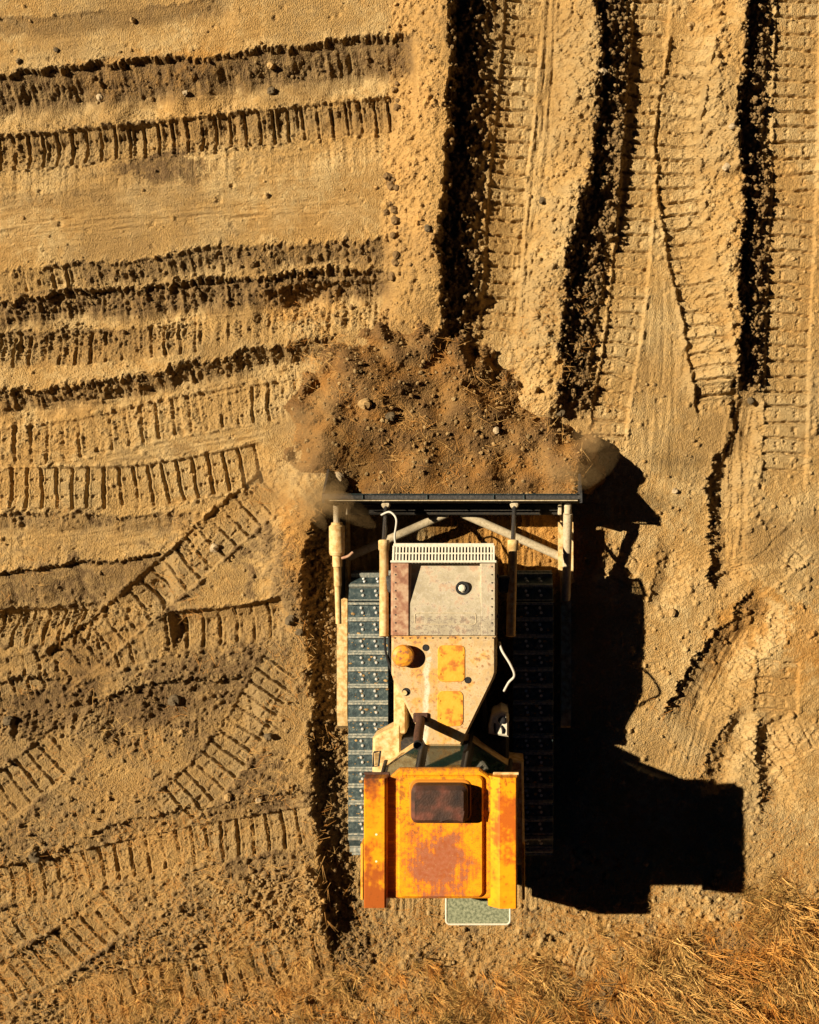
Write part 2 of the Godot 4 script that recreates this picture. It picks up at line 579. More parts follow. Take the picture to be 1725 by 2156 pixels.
# The print of a crawler track: plates pressed flat, a slot from each grouser, pits from the bolts.
func print_lane(points: PackedVector2Array, width: float, sink: float, slot: float, clean: float, pitch := 0.226, start_fade := 0.3, end_fade := 0.3, wet_dark := 0.0, skew := 0.0) -> void:
	var half := width / 2.0
	trace(rounded(points), half + 0.16)
	for id in touched:
		var s := along[id]
		var t := across[id] + n_mid[id] * 0.012
		var a := absf(t) / half
		var fade := smoothstep(0.0, start_fade, s + n_mid[id] * 0.1) * (1.0 - smoothstep(trace_len - end_fade, trace_len, s + n_mid[id] * 0.1))
		var inside := (1.0 - smoothstep(0.94, 1.05, a + n_mid[id] * 0.10)) * fade
		var strong := inside * clampf(clean + 0.16 + (1.2 + (1.0 - clean)) * n_wide[id] + 1.0 * n_mid[id] + 0.3 * n_fine[id], 0.0, 1.2)
		var ph := fposmod(s + skew * t + n_wide[id] * 0.04 + n_mid[id] * 0.014, pitch) / pitch
		var g := maxf(0.0, 1.0 - absf(ph - 0.5) / 0.10)
		g = minf(1.0, g * 1.7)
		var lip := maxf(0.0, 1.0 - absf(ph - 0.68) / 0.10)
		var plate := 0.25 * (ph - 0.5) if ph > 0.5 else 0.25 * (ph + 0.5)
		var h := -sink * inside - slot * g * strong * (1.0 + 0.4 * n_mid[id]) + slot * 0.35 * lip * strong + slot * plate * strong
		# bolts
		var bt := absf(absf(t) - half * 0.42)
		var b1 := absf(ph - 0.90) * pitch
		var b2 := absf(ph - 0.14) * pitch
		if bt < 0.022 and (b1 < 0.020 or b2 < 0.020):
			h -= 0.020 * strong
		# earth pushed up along the edges
		h += sink * 0.75 * fade * exp(-pow((a - 1.12 + n_wide[id] * 0.1) / 0.10, 2.0)) * clampf(0.35 + 1.6 * n_mid[id] + n_wide[id], 0.0, 1.3)
		ht[id] += h
		loose[id] = lerpf(loose[id], lerpf(0.5, 0.05, clean), inside * 0.85)
		damp_shade[id] = lerpf(damp_shade[id], wet_dark, inside * 0.7)
	settle()


# A patch of other earth with a ragged outline.
func patch(center: Vector2, size: Vector2, turn: float, field: PackedFloat32Array, amount: float, ragged := 0.6) -> void:
	var i0 := clampi(int((center.x - size.length() * 1.5 - GX0) / CELL), 0, NX - 1)
	var i1 := clampi(int((center.x + size.length() * 1.5 - GX0) / CELL), 0, NX - 1)
	var j0 := clampi(int((center.y - size.length() * 1.5 - GZ0) / CELL), 0, NZ - 1)
	var j1 := clampi(int((center.y + size.length() * 1.5 - GZ0) / CELL), 0, NZ - 1)
	var c := cos(turn)
	var w := sin(turn)
	for j in range(j0, j1 + 1):
		for i in range(i0, i1 + 1):
			var id := j * NX + i
			var dx := GX0 + i * CELL - center.x
			var dz := GZ0 + j * CELL - center.y
			var p := (dx * c + dz * w) / size.x
			var q := (dz * c - dx * w) / size.y
			var r := sqrt(p * p + q * q) + n_wide[id] * ragged + n_mid[id] * ragged * 0.6 + n_fine[id] * ragged * 0.3
			field[id] = clampf(field[id] + amount * (1.0 - smoothstep(0.75, 1.1, r)), 0.0, 1.6)


func lump(x: float, z: float, r: float, h: float) -> void:
	var n := int(ceil(r / CELL)) + 1
	var ci := int((x - GX0) / CELL)
	var cj := int((z - GZ0) / CELL)
	if ci < n or cj < n or ci >= NX - n or cj >= NZ - n:
		return
	for j in range(cj - n, cj + n + 1):
		for i in range(ci - n, ci + n + 1):
			var id := j * NX + i
			var dx := GX0 + i * CELL - x
			var dz := GZ0 + j * CELL - z
			var q := (dx * dx + dz * dz) / (r * r) * (1.0 + 0.7 * n_fine[id])
			if q < 1.0:
				ht[id] += h * sqrt(1.0 - q)


func ground_at(x: float, z: float) -> float:
	var fx := clampf((x - GX0) / CELL, 0.0, NX - 2.0)
	var fz := clampf((z - GZ0) / CELL, 0.0, NZ - 2.0)
	var id := int(fz) * NX + int(fx)
	return maxf(maxf(ht[id], ht[id + 1]), maxf(ht[id + NX], ht[id + NX + 1]))


func field_at(field: PackedFloat32Array, x: float, z: float) -> float:
	return field[clampi(int((z - GZ0) / CELL), 0, NZ - 1) * NX + clampi(int((x - GX0) / CELL), 0, NX - 1)]


func noise_of(frequency: float, octaves: int, number: int, kind := FastNoiseLite.TYPE_SIMPLEX_SMOOTH) -> FastNoiseLite:
	var n := FastNoiseLite.new()
	n.seed = number
	n.noise_type = kind
	n.frequency = frequency
	n.fractal_octaves = octaves
	n.fractal_gain = 0.55
	return n


func shape_ground() -> void:
	var count := NX * NZ
	for f in [ht, damp_shade, rust, loose, n_wide, n_mid, n_fine, near_d, along, across]:
		f.resize(count)
	near_d.fill(1e9)
	streak_noise = noise_of(1.0, 2, 40)
	var wide := noise_of(0.9, 3, 1)
	var tones := noise_of(0.35, 4, 17)
	var mid := noise_of(6.0, 3, 2)
	var fine := noise_of(24.0, 2, 3)
	for j in NZ:
		var z := GZ0 + j * CELL
		var ex := edge_x(z)
		var wl := west_level(z)
		var berm := 0.30 * (1.0 - smoothstep(-3.2, -2.6, z)) + 0.30 * smoothstep(-1.0, -0.4, z) * (1.0 - smoothstep(0.5, 1.6, z))
		var south := smoothstep(4.4, 6.2, z)
		for i in NX:
			var x := GX0 + i * CELL
			var id := j * NX + i
			var a := wide.get_noise_2d(x, z)
			var b := mid.get_noise_2d(x, z)
			var c := fine.get_noise_2d(x, z)
			n_wide[id] = a
			n_mid[id] = b
			n_fine[id] = c
			var t := x - ex + b * 0.07 + a * 0.10 + c * 0.02
			var talus := 0.30 + 2.0 * berm
			var west := 1.0 if t < -0.015 else 0.5 * (1.0 - smoothstep(-0.015, 0.085, t)) + 0.5 * clampf(1.0 - (t + 0.015) / talus, 0.0, 1.0)
			ht[id] = wl * west + a * 0.025
			if t > -0.9 and t < 1.0:
				ht[id] += berm * west * (1.0 - smoothstep(0.05, 0.85, -t))
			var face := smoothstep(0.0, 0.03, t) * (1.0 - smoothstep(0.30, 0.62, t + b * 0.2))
			damp_shade[id] = 0.80 * face * (1.0 if z < -2.2 else smoothstep(0.01, 0.1, wl))  # face below the edge coloured darker
			loose[id] = 0.20 + 0.22 * a + 0.45 * south + (0.44 * smoothstep(0.6, 2.0, z + a) if x < ex else 0.22) + 1.2 * face * smoothstep(0.01, 0.2, wl)
			if z < -2.4 and t < 0.0 and t > -0.85:
				loose[id] += 0.35
				rust[id] = 0.35 + 0.5 * a
			# browner south-western ground, its dimmer light put into the colour
			var brown_dim := smoothstep(-0.25, 0.25, (z - 0.9) * 0.35 + a * 0.9 + b * 0.5 + (0.0 if x < ex else -2.0))
			damp_shade[id] = maxf(damp_shade[id], (0.46 + 0.5 * a) * brown_dim)
			var tone := tones.get_noise_2d(x, z) + 0.35 * b
			damp_shade[id] = clampf(damp_shade[id] + 0.26 * smoothstep(0.02, 0.22, tone), 0.0, 1.0)
			rust[id] = maxf(rust[id], 0.22 * smoothstep(0.08, 0.35, -tone + 0.2 * south))
	# ---- banks on the western ground
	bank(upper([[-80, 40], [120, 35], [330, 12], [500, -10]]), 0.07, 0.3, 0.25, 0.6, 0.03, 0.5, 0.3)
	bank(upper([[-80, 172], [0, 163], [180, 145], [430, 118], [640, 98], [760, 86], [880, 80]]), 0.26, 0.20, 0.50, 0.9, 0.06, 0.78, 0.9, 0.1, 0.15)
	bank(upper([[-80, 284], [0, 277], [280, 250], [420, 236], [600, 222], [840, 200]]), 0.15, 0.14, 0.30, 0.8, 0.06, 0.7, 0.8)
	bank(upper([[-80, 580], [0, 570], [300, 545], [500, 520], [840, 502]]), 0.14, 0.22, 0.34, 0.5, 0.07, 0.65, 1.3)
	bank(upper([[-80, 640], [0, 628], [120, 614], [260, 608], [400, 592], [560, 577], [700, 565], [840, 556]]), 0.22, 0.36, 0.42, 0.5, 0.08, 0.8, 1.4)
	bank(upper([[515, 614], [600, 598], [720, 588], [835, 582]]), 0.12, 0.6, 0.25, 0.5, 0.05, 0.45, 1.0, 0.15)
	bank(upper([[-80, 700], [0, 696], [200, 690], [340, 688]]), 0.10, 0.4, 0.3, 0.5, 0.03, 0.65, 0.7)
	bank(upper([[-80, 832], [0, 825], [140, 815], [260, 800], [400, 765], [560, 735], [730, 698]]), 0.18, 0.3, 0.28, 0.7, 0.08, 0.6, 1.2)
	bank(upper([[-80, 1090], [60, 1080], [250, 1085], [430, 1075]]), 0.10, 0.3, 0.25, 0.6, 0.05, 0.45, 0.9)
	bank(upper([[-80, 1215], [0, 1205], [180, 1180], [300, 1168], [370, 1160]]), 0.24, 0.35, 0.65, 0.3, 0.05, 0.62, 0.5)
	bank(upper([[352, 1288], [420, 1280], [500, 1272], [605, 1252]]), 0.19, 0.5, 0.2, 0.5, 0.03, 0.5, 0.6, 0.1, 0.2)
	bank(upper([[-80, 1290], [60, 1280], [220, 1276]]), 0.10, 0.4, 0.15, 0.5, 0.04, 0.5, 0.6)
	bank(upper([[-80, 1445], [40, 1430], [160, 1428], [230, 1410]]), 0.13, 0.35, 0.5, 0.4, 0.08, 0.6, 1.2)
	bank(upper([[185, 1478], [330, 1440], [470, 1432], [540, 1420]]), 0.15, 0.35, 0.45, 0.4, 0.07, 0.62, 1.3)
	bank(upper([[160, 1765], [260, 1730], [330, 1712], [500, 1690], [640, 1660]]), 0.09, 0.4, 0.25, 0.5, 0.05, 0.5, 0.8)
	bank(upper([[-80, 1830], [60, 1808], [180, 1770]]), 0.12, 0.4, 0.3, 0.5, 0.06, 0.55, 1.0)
	# ---- windrows on the eastern ground
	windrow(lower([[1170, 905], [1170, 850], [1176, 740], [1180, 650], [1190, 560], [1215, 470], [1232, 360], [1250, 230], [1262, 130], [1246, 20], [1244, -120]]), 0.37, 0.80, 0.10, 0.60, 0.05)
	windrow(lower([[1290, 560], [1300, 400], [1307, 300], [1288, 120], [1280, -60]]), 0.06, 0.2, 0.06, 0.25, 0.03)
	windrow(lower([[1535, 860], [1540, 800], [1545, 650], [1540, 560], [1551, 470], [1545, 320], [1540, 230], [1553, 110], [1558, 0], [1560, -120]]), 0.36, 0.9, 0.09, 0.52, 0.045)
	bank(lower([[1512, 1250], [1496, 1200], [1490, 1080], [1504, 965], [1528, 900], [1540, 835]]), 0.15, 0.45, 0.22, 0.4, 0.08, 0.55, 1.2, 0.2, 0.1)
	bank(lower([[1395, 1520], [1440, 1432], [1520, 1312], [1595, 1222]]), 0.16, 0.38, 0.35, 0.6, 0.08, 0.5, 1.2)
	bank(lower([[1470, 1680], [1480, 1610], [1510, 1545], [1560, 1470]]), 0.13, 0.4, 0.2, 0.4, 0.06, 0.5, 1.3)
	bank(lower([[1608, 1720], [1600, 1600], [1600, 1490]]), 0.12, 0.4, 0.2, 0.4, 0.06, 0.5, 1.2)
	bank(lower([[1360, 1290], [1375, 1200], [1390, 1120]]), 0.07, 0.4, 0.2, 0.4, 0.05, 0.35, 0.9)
	# ---- scraped surfaces
	scrape(upper([[-80, 470], [200, 445], [500, 425], [720, 415]]), 1.1, 0.010, 11.0)
	scrape(upper([[-80, 395], [300, 370], [700, 350]]), 0.8, 0.009, 13.0)
	scrape(upper([[-80, 500], [300, 462], [560, 447], [780, 432]]), 0.25, 0.028, 14.0)
	scrape(upper([[-80, 120], [400, 80], [800, 50]]), 0.9, 0.007, 9.0)
	scrape(upper([[-80, 205], [400, 190], [820, 165]]), 0.35, 0.012, 12.0)
	scrape(upper([[-80, 672], [150, 664], [330, 662], [560, 650]]), 0.25, 0.022, 14.0)
	scrape(upper([[-80, 862], [120, 858], [330, 845], [480, 818], [640, 785]]), 0.30, 0.020, 14.0)
	scrape(upper([[-80, 968], [160, 962], [400, 935], [590, 905]]), 0.34, 0.020, 13.0)
	scrape(upper([[-80, 1140], [150, 1140], [330, 1110], [470, 1080]]), 0.5, 0.016, 10.0)
	scrape(lower([[1165, -60], [1140, 250], [1110, 500], [1092, 720]]), 0.34, 0.030, 13.0)
	scrape(lower([[1395, 560], [1400, 700], [1395, 900], [1380, 1060]]), 0.75, 0.014, 10.0)
	scrape(lower([[1570, 1300], [1500, 1420], [1440, 1560], [1420, 1650]]), 0.75, 0.018, 12.0, 0.6)
	scrape(lower([[1570, 830], [1550, 960], [1545, 1120], [1540, 1200]]), 0.45, 0.028, 10.0)
	scrape(lower([[945, 1045], [945, 1300], [945, 1700], [940, 1960]]), 3.3, 0.026, 13.0, 0.7)
	scrape(lower([[1290, 1020], [1285, 1180]]), 0.5, 0.02, 10.0, 0.3)
	# ---- track prints
	var west_sink := 0.035
	print_lane(upper([[-90, 325], [0, 318], [280, 292], [500, 268], [690, 248], [850, 232]]), 0.50, 0.06, 0.075, 0.9, 0.205, 0.1, 0.25, 0.45)
	print_lane(upper([[-90, 604], [0, 596], [120, 584], [180, 580]]), 0.28, 0.02, 0.05, 0.6, 0.205)
	print_lane(upper([[-90, 746], [0, 742], [180, 732], [330, 718], [470, 704]]), 0.44, 0.03, 0.075, 0.75, 0.215, 0.1, 0.9, 0.5)
	print_lane(upper([[-90, 955], [0, 944], [150, 926], [300, 892], [450, 862], [615, 840]]), 0.55, west_sink, 0.050, 0.62, 0.226, 0.1, 0.25, 0.18)
	print_lane(upper([[-90, 1030], [0, 1028], [150, 1028], [300, 1024], [450, 998], [575, 972]]), 0.57, 0.05, 0.060, 1.0, 0.216, 0.1, 0.25, 0.1)
	print_lane(upper([[-90, 1326], [0, 1325], [110, 1322], [205, 1324]]), 0.48, west_sink, 0.055, 0.95, 0.216, 0.1, 0.2, 0.35)
	print_lane(upper([[335, 1335], [430, 1325], [520, 1312], [612, 1298]]), 0.52, west_sink, 0.058, 0.9, 0.235, 0.2, 0.25, 0.38)
	print_lane(upper([[585, 1018], [540, 1060], [470, 1118], [390, 1190], [300, 1265], [200, 1350], [90, 1440]]), 0.58, 0.05, 0.045, 0.75, 0.226, 0.1, 0.4, 0.38)
	print_lane(upper([[620, 1370], [560, 1460], [500, 1560], [430, 1645], [340, 1722]]), 0.60, 0.025, 0.050, 0.85, 0.20, 0.4, 0.3, 0.35)
	print_lane(upper([[165, 1545], [100, 1605], [20, 1670], [-70, 1740]]), 0.60, 0.025, 0.045, 0.85, 0.20, 0.3, 0.3, 0.4)
	print_lane(upper([[-90, 1888], [0, 1866], [120, 1845], [250, 1815], [400, 1783], [520, 1762], [668, 1735]]), 0.52, 0.04, 0.058, 1.0, 0.216, 0.1, 0.25, 0.3)
	print_lane(upper([[285, 1880], [200, 1950], [120, 2010], [40, 2060], [-70, 2120]]), 0.62, 0.03, 0.060, 0.95, 0.226, 0.4, 0.2, 0.38)
	print_lane(upper([[90, 2150], [230, 2115], [400, 2078], [560, 2045], [740, 2015]]), 0.72, 0.03, 0.065, 0.95, 0.222, 0.4, 0.4, 0.35)
	print_lane(lower([[1106, -110], [1102, 30], [1090, 200], [1070, 400], [1058, 600], [1045, 745]]), 0.52, 0.03, 0.055, 1.0, 0.222, 0.1, 0.3, 0.06)
	print_lane(lower([[1378, -110], [1374, 0], [1357, 200], [1341, 400], [1326, 600], [1306, 750], [1284, 880], [1280, 970]]), 0.50, 0.035, 0.055, 1.0, 0.222, 0.1, 0.3, 0.06)
	print_lane(lower([[1462, 60], [1440, 170], [1424, 280], [1430, 420], [1455, 560], [1480, 680], [1500, 800], [1515, 880]]), 0.56, 0.06, 0.07, 0.8, 0.200, 0.5, 0.3, 0.12, 0.15)
	print_lane(lower([[1684, -110], [1681, 0], [1673, 400], [1660, 700], [1655, 900], [1650, 1040]]), 0.62, 0.03, 0.055, 0.95, 0.222, 0.1, 0.4, 0.1)
	print_lane(lower([[1640, 1380], [1636, 1460], [1634, 1520]]), 0.6, 0.03, 0.055, 0.95, 0.222, 0.2, 0.2, 0.05)
	print_lane(lower([[1325, 1150], [1300, 1210], [1290, 1260]]), 0.5, 0.02, 0.03, 0.5, 0.21, 0.2, 0.2, 0.1, 0.25)
	print_lane(lower([[1700, 1120], [1640, 1180], [1560, 1240]]), 0.5, 0.02, 0.024, 0.35, 0.21, 0.3, 0.3, 0.1)
	print_lane(lower([[1560, 1640], [1620, 1580], [1760, 1500]]), 0.6, 0.02, 0.028, 0.4, 0.21, 0.3, 0.3, 0.1)
	print_lane(lower([[1150, 1990], [1250, 2030], [1380, 2050]]), 0.55, 0.02, 0.030, 0.5, 0.21, 0.3, 0.3, 0.1)
	print_lane(upper([[-90, 1440], [60, 1415], [200, 1380], [330, 1345]]), 0.5, 0.02, 0.045, 0.6, 0.216, 0.1, 0.3, 0.45)
	print_lane(upper([[-90, 2010], [60, 1935], [160, 1880], [250, 1840]]), 0.55, 0.02, 0.035, 0.5, 0.21, 0.2, 0.4, 0.4)
	print_lane(upper([[640, 1440], [600, 1530], [560, 1600]]), 0.5, 0.02, 0.035, 0.5, 0.20, 0.3, 0.3, 0.35)
	scrape(upper([[-80, 430], [250, 405], [600, 385], [800, 375]]), 1.9, 0.011, 7.0, 0.6)
	scrape(upper([[-80, 90], [300, 60], [700, 30]]), 1.3, 0.009, 6.0, 0.6)
	# ---- earth of another colour, and shade painted under the grass
	patch(plan(380, 350) * 0.981, Vector2(0.6, 0.28), -0.1, damp_shade, 0.85, 1.0)
	patch(plan(60, 425) * 0.981, Vector2(0.9, 0.16), -0.05, damp_shade, 0.3, 0.9)
	patch(plan(250, 150) * 0.981, Vector2(1.2, 0.28), -0.15, rust, 0.5)
	patch(plan(380, 950) * 0.981, Vector2(0.3, 0.12), -0.1, damp_shade, 0.35, 0.9)
	patch(plan(90, 1490) * 0.981, Vector2(0.8, 0.40), -0.2, damp_shade, 0.35)
	patch(plan(300, 1490) * 0.981, Vector2(0.75, 0.26), -0.1, damp_shade, 0.40)
	patch(plan(190, 1390) * 0.981, Vector2(0.5, 0.25), 0.5, damp_shade, 0.25)
	patch(plan(640, 1180) * 0.981, Vector2(0.35, 0.9), 0.0, rust, 0.6)
	patch(plan(690, 1080) * 0.981, Vector2(0.5, 0.5), 0.0, damp_shade, 0.4)
	patch(plan(650, 630) * 0.981, Vector2(0.6, 0.4), 0.0, rust, 0.4)
	patch(plan(1060, 1140), Vector2(1.3, 0.75), 0.0, rust, 1.0, 0.4)
	patch(plan(1560, 1330), Vector2(0.7, 0.35), -0.9, rust, 0.55)
	patch(plan(1690, 1330), Vector2(0.4, 0.6), 0.0, rust, 0.6)
	patch(plan(1620, 1130), Vector2(0.35, 0.4), 0.0, damp_shade, 0.3, 0.9)
	patch(plan(1500, 2060), Vector2(2.6, 0.9), -0.15, rust, 0.7)
	patch(plan(1500, 2070), Vector2(3.0, 0.8), -0.2, damp_shade, 0.95)  # darkens the soil for the shaded gaps between grass tufts
	patch(plan(500, 2090), Vector2(2.2, 0.55), -0.1, rust, 0.5)
	patch(plan(880, 2010), Vector2(1.5, 0.5), -0.1, damp_shade, 0.25)
	patch(plan(590, 1890) * 0.981, Vector2(0.85, 0.5), -0.2, loose, 0.8)
	patch(plan(420, 1130) * 0.981, Vector2(0.6, 0.3), -0.7, loose, 0.6)
	patch(plan(1250, 1120), Vector2(0.3, 0.7), 0.0, damp_shade, 0.35)
	# ---- crumbs, then the fine roughness of everything
	var crumbs := noise_of(17.0, 2, 8, FastNoiseLite.TYPE_CELLULAR)
	crumbs.cellular_return_type = FastNoiseLite.RETURN_DISTANCE
	var lumps := noise_of(6.0, 2, 18, FastNoiseLite.TYPE_CELLULAR)
	lumps.cellular_return_type = FastNoiseLite.RETURN_DISTANCE
	for j in NZ:
		var z := GZ0 + j * CELL
		for i in NX:
			var id := j * NX + i
			var x := GX0 + i * CELL
			var l := loose[id]
			ht[id] += n_fine[id] * (0.005 + 0.011 * l) + n_mid[id] * 0.012 * l
			if l > 0.25:
				var c := -crumbs.get_noise_2d(x + n_fine[id] * 0.02, z)
				ht[id] += (l - 0.2) * 0.020 * maxf(c, -0.3)
			if l > 0.85:
				ht[id] += (l - 0.85) * 0.075 * maxf(-lumps.get_noise_2d(x + n_mid[id] * 0.05, z + n_fine[id] * 0.03) - 0.1, -0.2)
	for k in 60000:
		var x := rng.randf_range(GX0, GX0 + NX * CELL)
		var z := rng.randf_range(GZ0, GZ0 + NZ * CELL)
		var l := field_at(loose, x, z)
		if rng.randf() > l * l * 0.8 + 0.006:
			continue
		var r := 0.014 + 0.03 * pow(rng.randf(), 3.0) + 0.012 * l * rng.randf()
		lump(x, z, r, r * rng.randf_range(0.6, 1.2))
	for k in 5000:  # pits
		var x := rng.randf_range(GX0, GX0 + NX * CELL)
		var z := rng.randf_range(GZ0, GZ0 + NZ * CELL)
		var r := 0.016 + 0.03 * pow(rng.randf(), 3.0)
		lump(x, z, r, -r * rng.randf_range(0.3, 0.7))


func earth(wet_dark: float, ochre: float, a: float, b: float, c: float) -> Color:
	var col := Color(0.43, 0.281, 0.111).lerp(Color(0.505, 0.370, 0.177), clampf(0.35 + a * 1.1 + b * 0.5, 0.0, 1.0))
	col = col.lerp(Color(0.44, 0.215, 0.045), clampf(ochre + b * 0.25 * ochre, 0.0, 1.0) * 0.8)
	col = col.lerp(Color(0.150, 0.097, 0.047), clampf(wet_dark * (1.0 + b * 0.6 + c * 0.5), 0.0, 1.0))
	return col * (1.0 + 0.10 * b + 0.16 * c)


func build_ground() -> void:
	var count := NX * NZ
	var vs := PackedVector3Array()
	var ns := PackedVector3Array()
	var cs := PackedColorArray()
	vs.resize(count)
	ns.resize(count)
	cs.resize(count)
	for j in NZ:
		var z := GZ0 + j * CELL
		for i in NX:
			var id := j * NX + i
			vs[id] = Vector3(GX0 + i * CELL, ht[id], z)
			var hx := ht[id + (1 if i < NX - 1 else 0)] - ht[id - (1 if i > 0 else 0)]
			var hz := ht[id + (NX if j < NZ - 1 else 0)] - ht[id - (NX if j > 0 else 0)]
			ns[id] = Vector3(-hx, 2.0 * CELL, -hz).normalized()
			cs[id] = earth(damp_shade[id], rust[id], n_wide[id], n_mid[id], n_fine[id])
	var index := PackedInt32Array()
	index.resize((NX - 1) * (NZ - 1) * 6)
	var at := 0
	for j in NZ - 1:
		for i in NX - 1:
			var id := j * NX + i
			index[at] = id
			index[at + 1] = id + 1
			index[at + 2] = id + NX
			index[at + 3] = id + 1
			index[at + 4] = id + NX + 1
			index[at + 5] = id + NX
			at += 6
	var mesh := ArrayMesh.new()
	var arrays := []
	arrays.resize(Mesh.ARRAY_MAX)
	arrays[Mesh.ARRAY_VERTEX] = vs
	arrays[Mesh.ARRAY_NORMAL] = ns
	arrays[Mesh.ARRAY_COLOR] = cs
	arrays[Mesh.ARRAY_INDEX] = index
	mesh.add_surface_from_arrays(Mesh.PRIMITIVE_TRIANGLES, arrays)
	# the land around, out to the horizon
	var line := [0.0]
	var step := 0.35
	while line[-1] < 420.0:
		line.append(line[-1] + step)
		step *= 1.12
	var xs := []
	var zs := []
	for k in range(line.size() - 1, 0, -1):
		xs.append(GX0 + 0.3 - line[k])
		zs.append(GZ0 + 0.3 - line[k])
	for k in 41:
		xs.append(lerpf(GX0 + 0.3, GX0 + (NX - 1) * CELL - 0.3, k / 40.0))
		zs.append(lerpf(GZ0 + 0.3, GZ0 + (NZ - 1) * CELL - 0.3, k / 40.0))
	for k in range(1, line.size()):
		xs.append(GX0 + (NX - 1) * CELL - 0.3 + line[k])
		zs.append(GZ0 + (NZ - 1) * CELL - 0.3 + line[k])
	var far := noise_of(0.9, 4, 1)
	var o_v := PackedVector3Array()
	var o_c := PackedColorArray()
	var o_i := PackedInt32Array()
	var w := xs.size()
	for zz in zs:
		for xx in xs:
			var a := far.get_noise_2d(xx, zz)
			o_v.append(Vector3(xx, level(xx, zz) - 0.05 + a * 0.05, zz))
			o_c.append(earth(0.2 + 0.3 * a, 0.2, a, a * 0.5, 0.0))
	var lo := line.size() - 1
	for j in w - 1:
		for i in w - 1:
			if i >= lo and i < lo + 40 and j >= lo and j < lo + 40:
				continue
			var id := j * w + i
			o_i.append_array([id, id + 1, id + w, id + 1, id + w + 1, id + w])
	var st := SurfaceTool.new()
	var o_a := []
	o_a.resize(Mesh.ARRAY_MAX)
	o_a[Mesh.ARRAY_VERTEX] = o_v
	o_a[Mesh.ARRAY_COLOR] = o_c
	o_a[Mesh.ARRAY_INDEX] = o_i
	var rough := ArrayMesh.new()
	rough.add_surface_from_arrays(Mesh.PRIMITIVE_TRIANGLES, o_a)
	st.create_from(rough, 0)
	st.generate_normals()
	mesh.add_surface_from_arrays(Mesh.PRIMITIVE_TRIANGLES, st.commit_to_arrays())
	var g := obj("ground", mesh, mats.soil, self)
	tag(g, "dry ochre earth graded in strips and printed by crawler tracks", "ground", "", "structure")


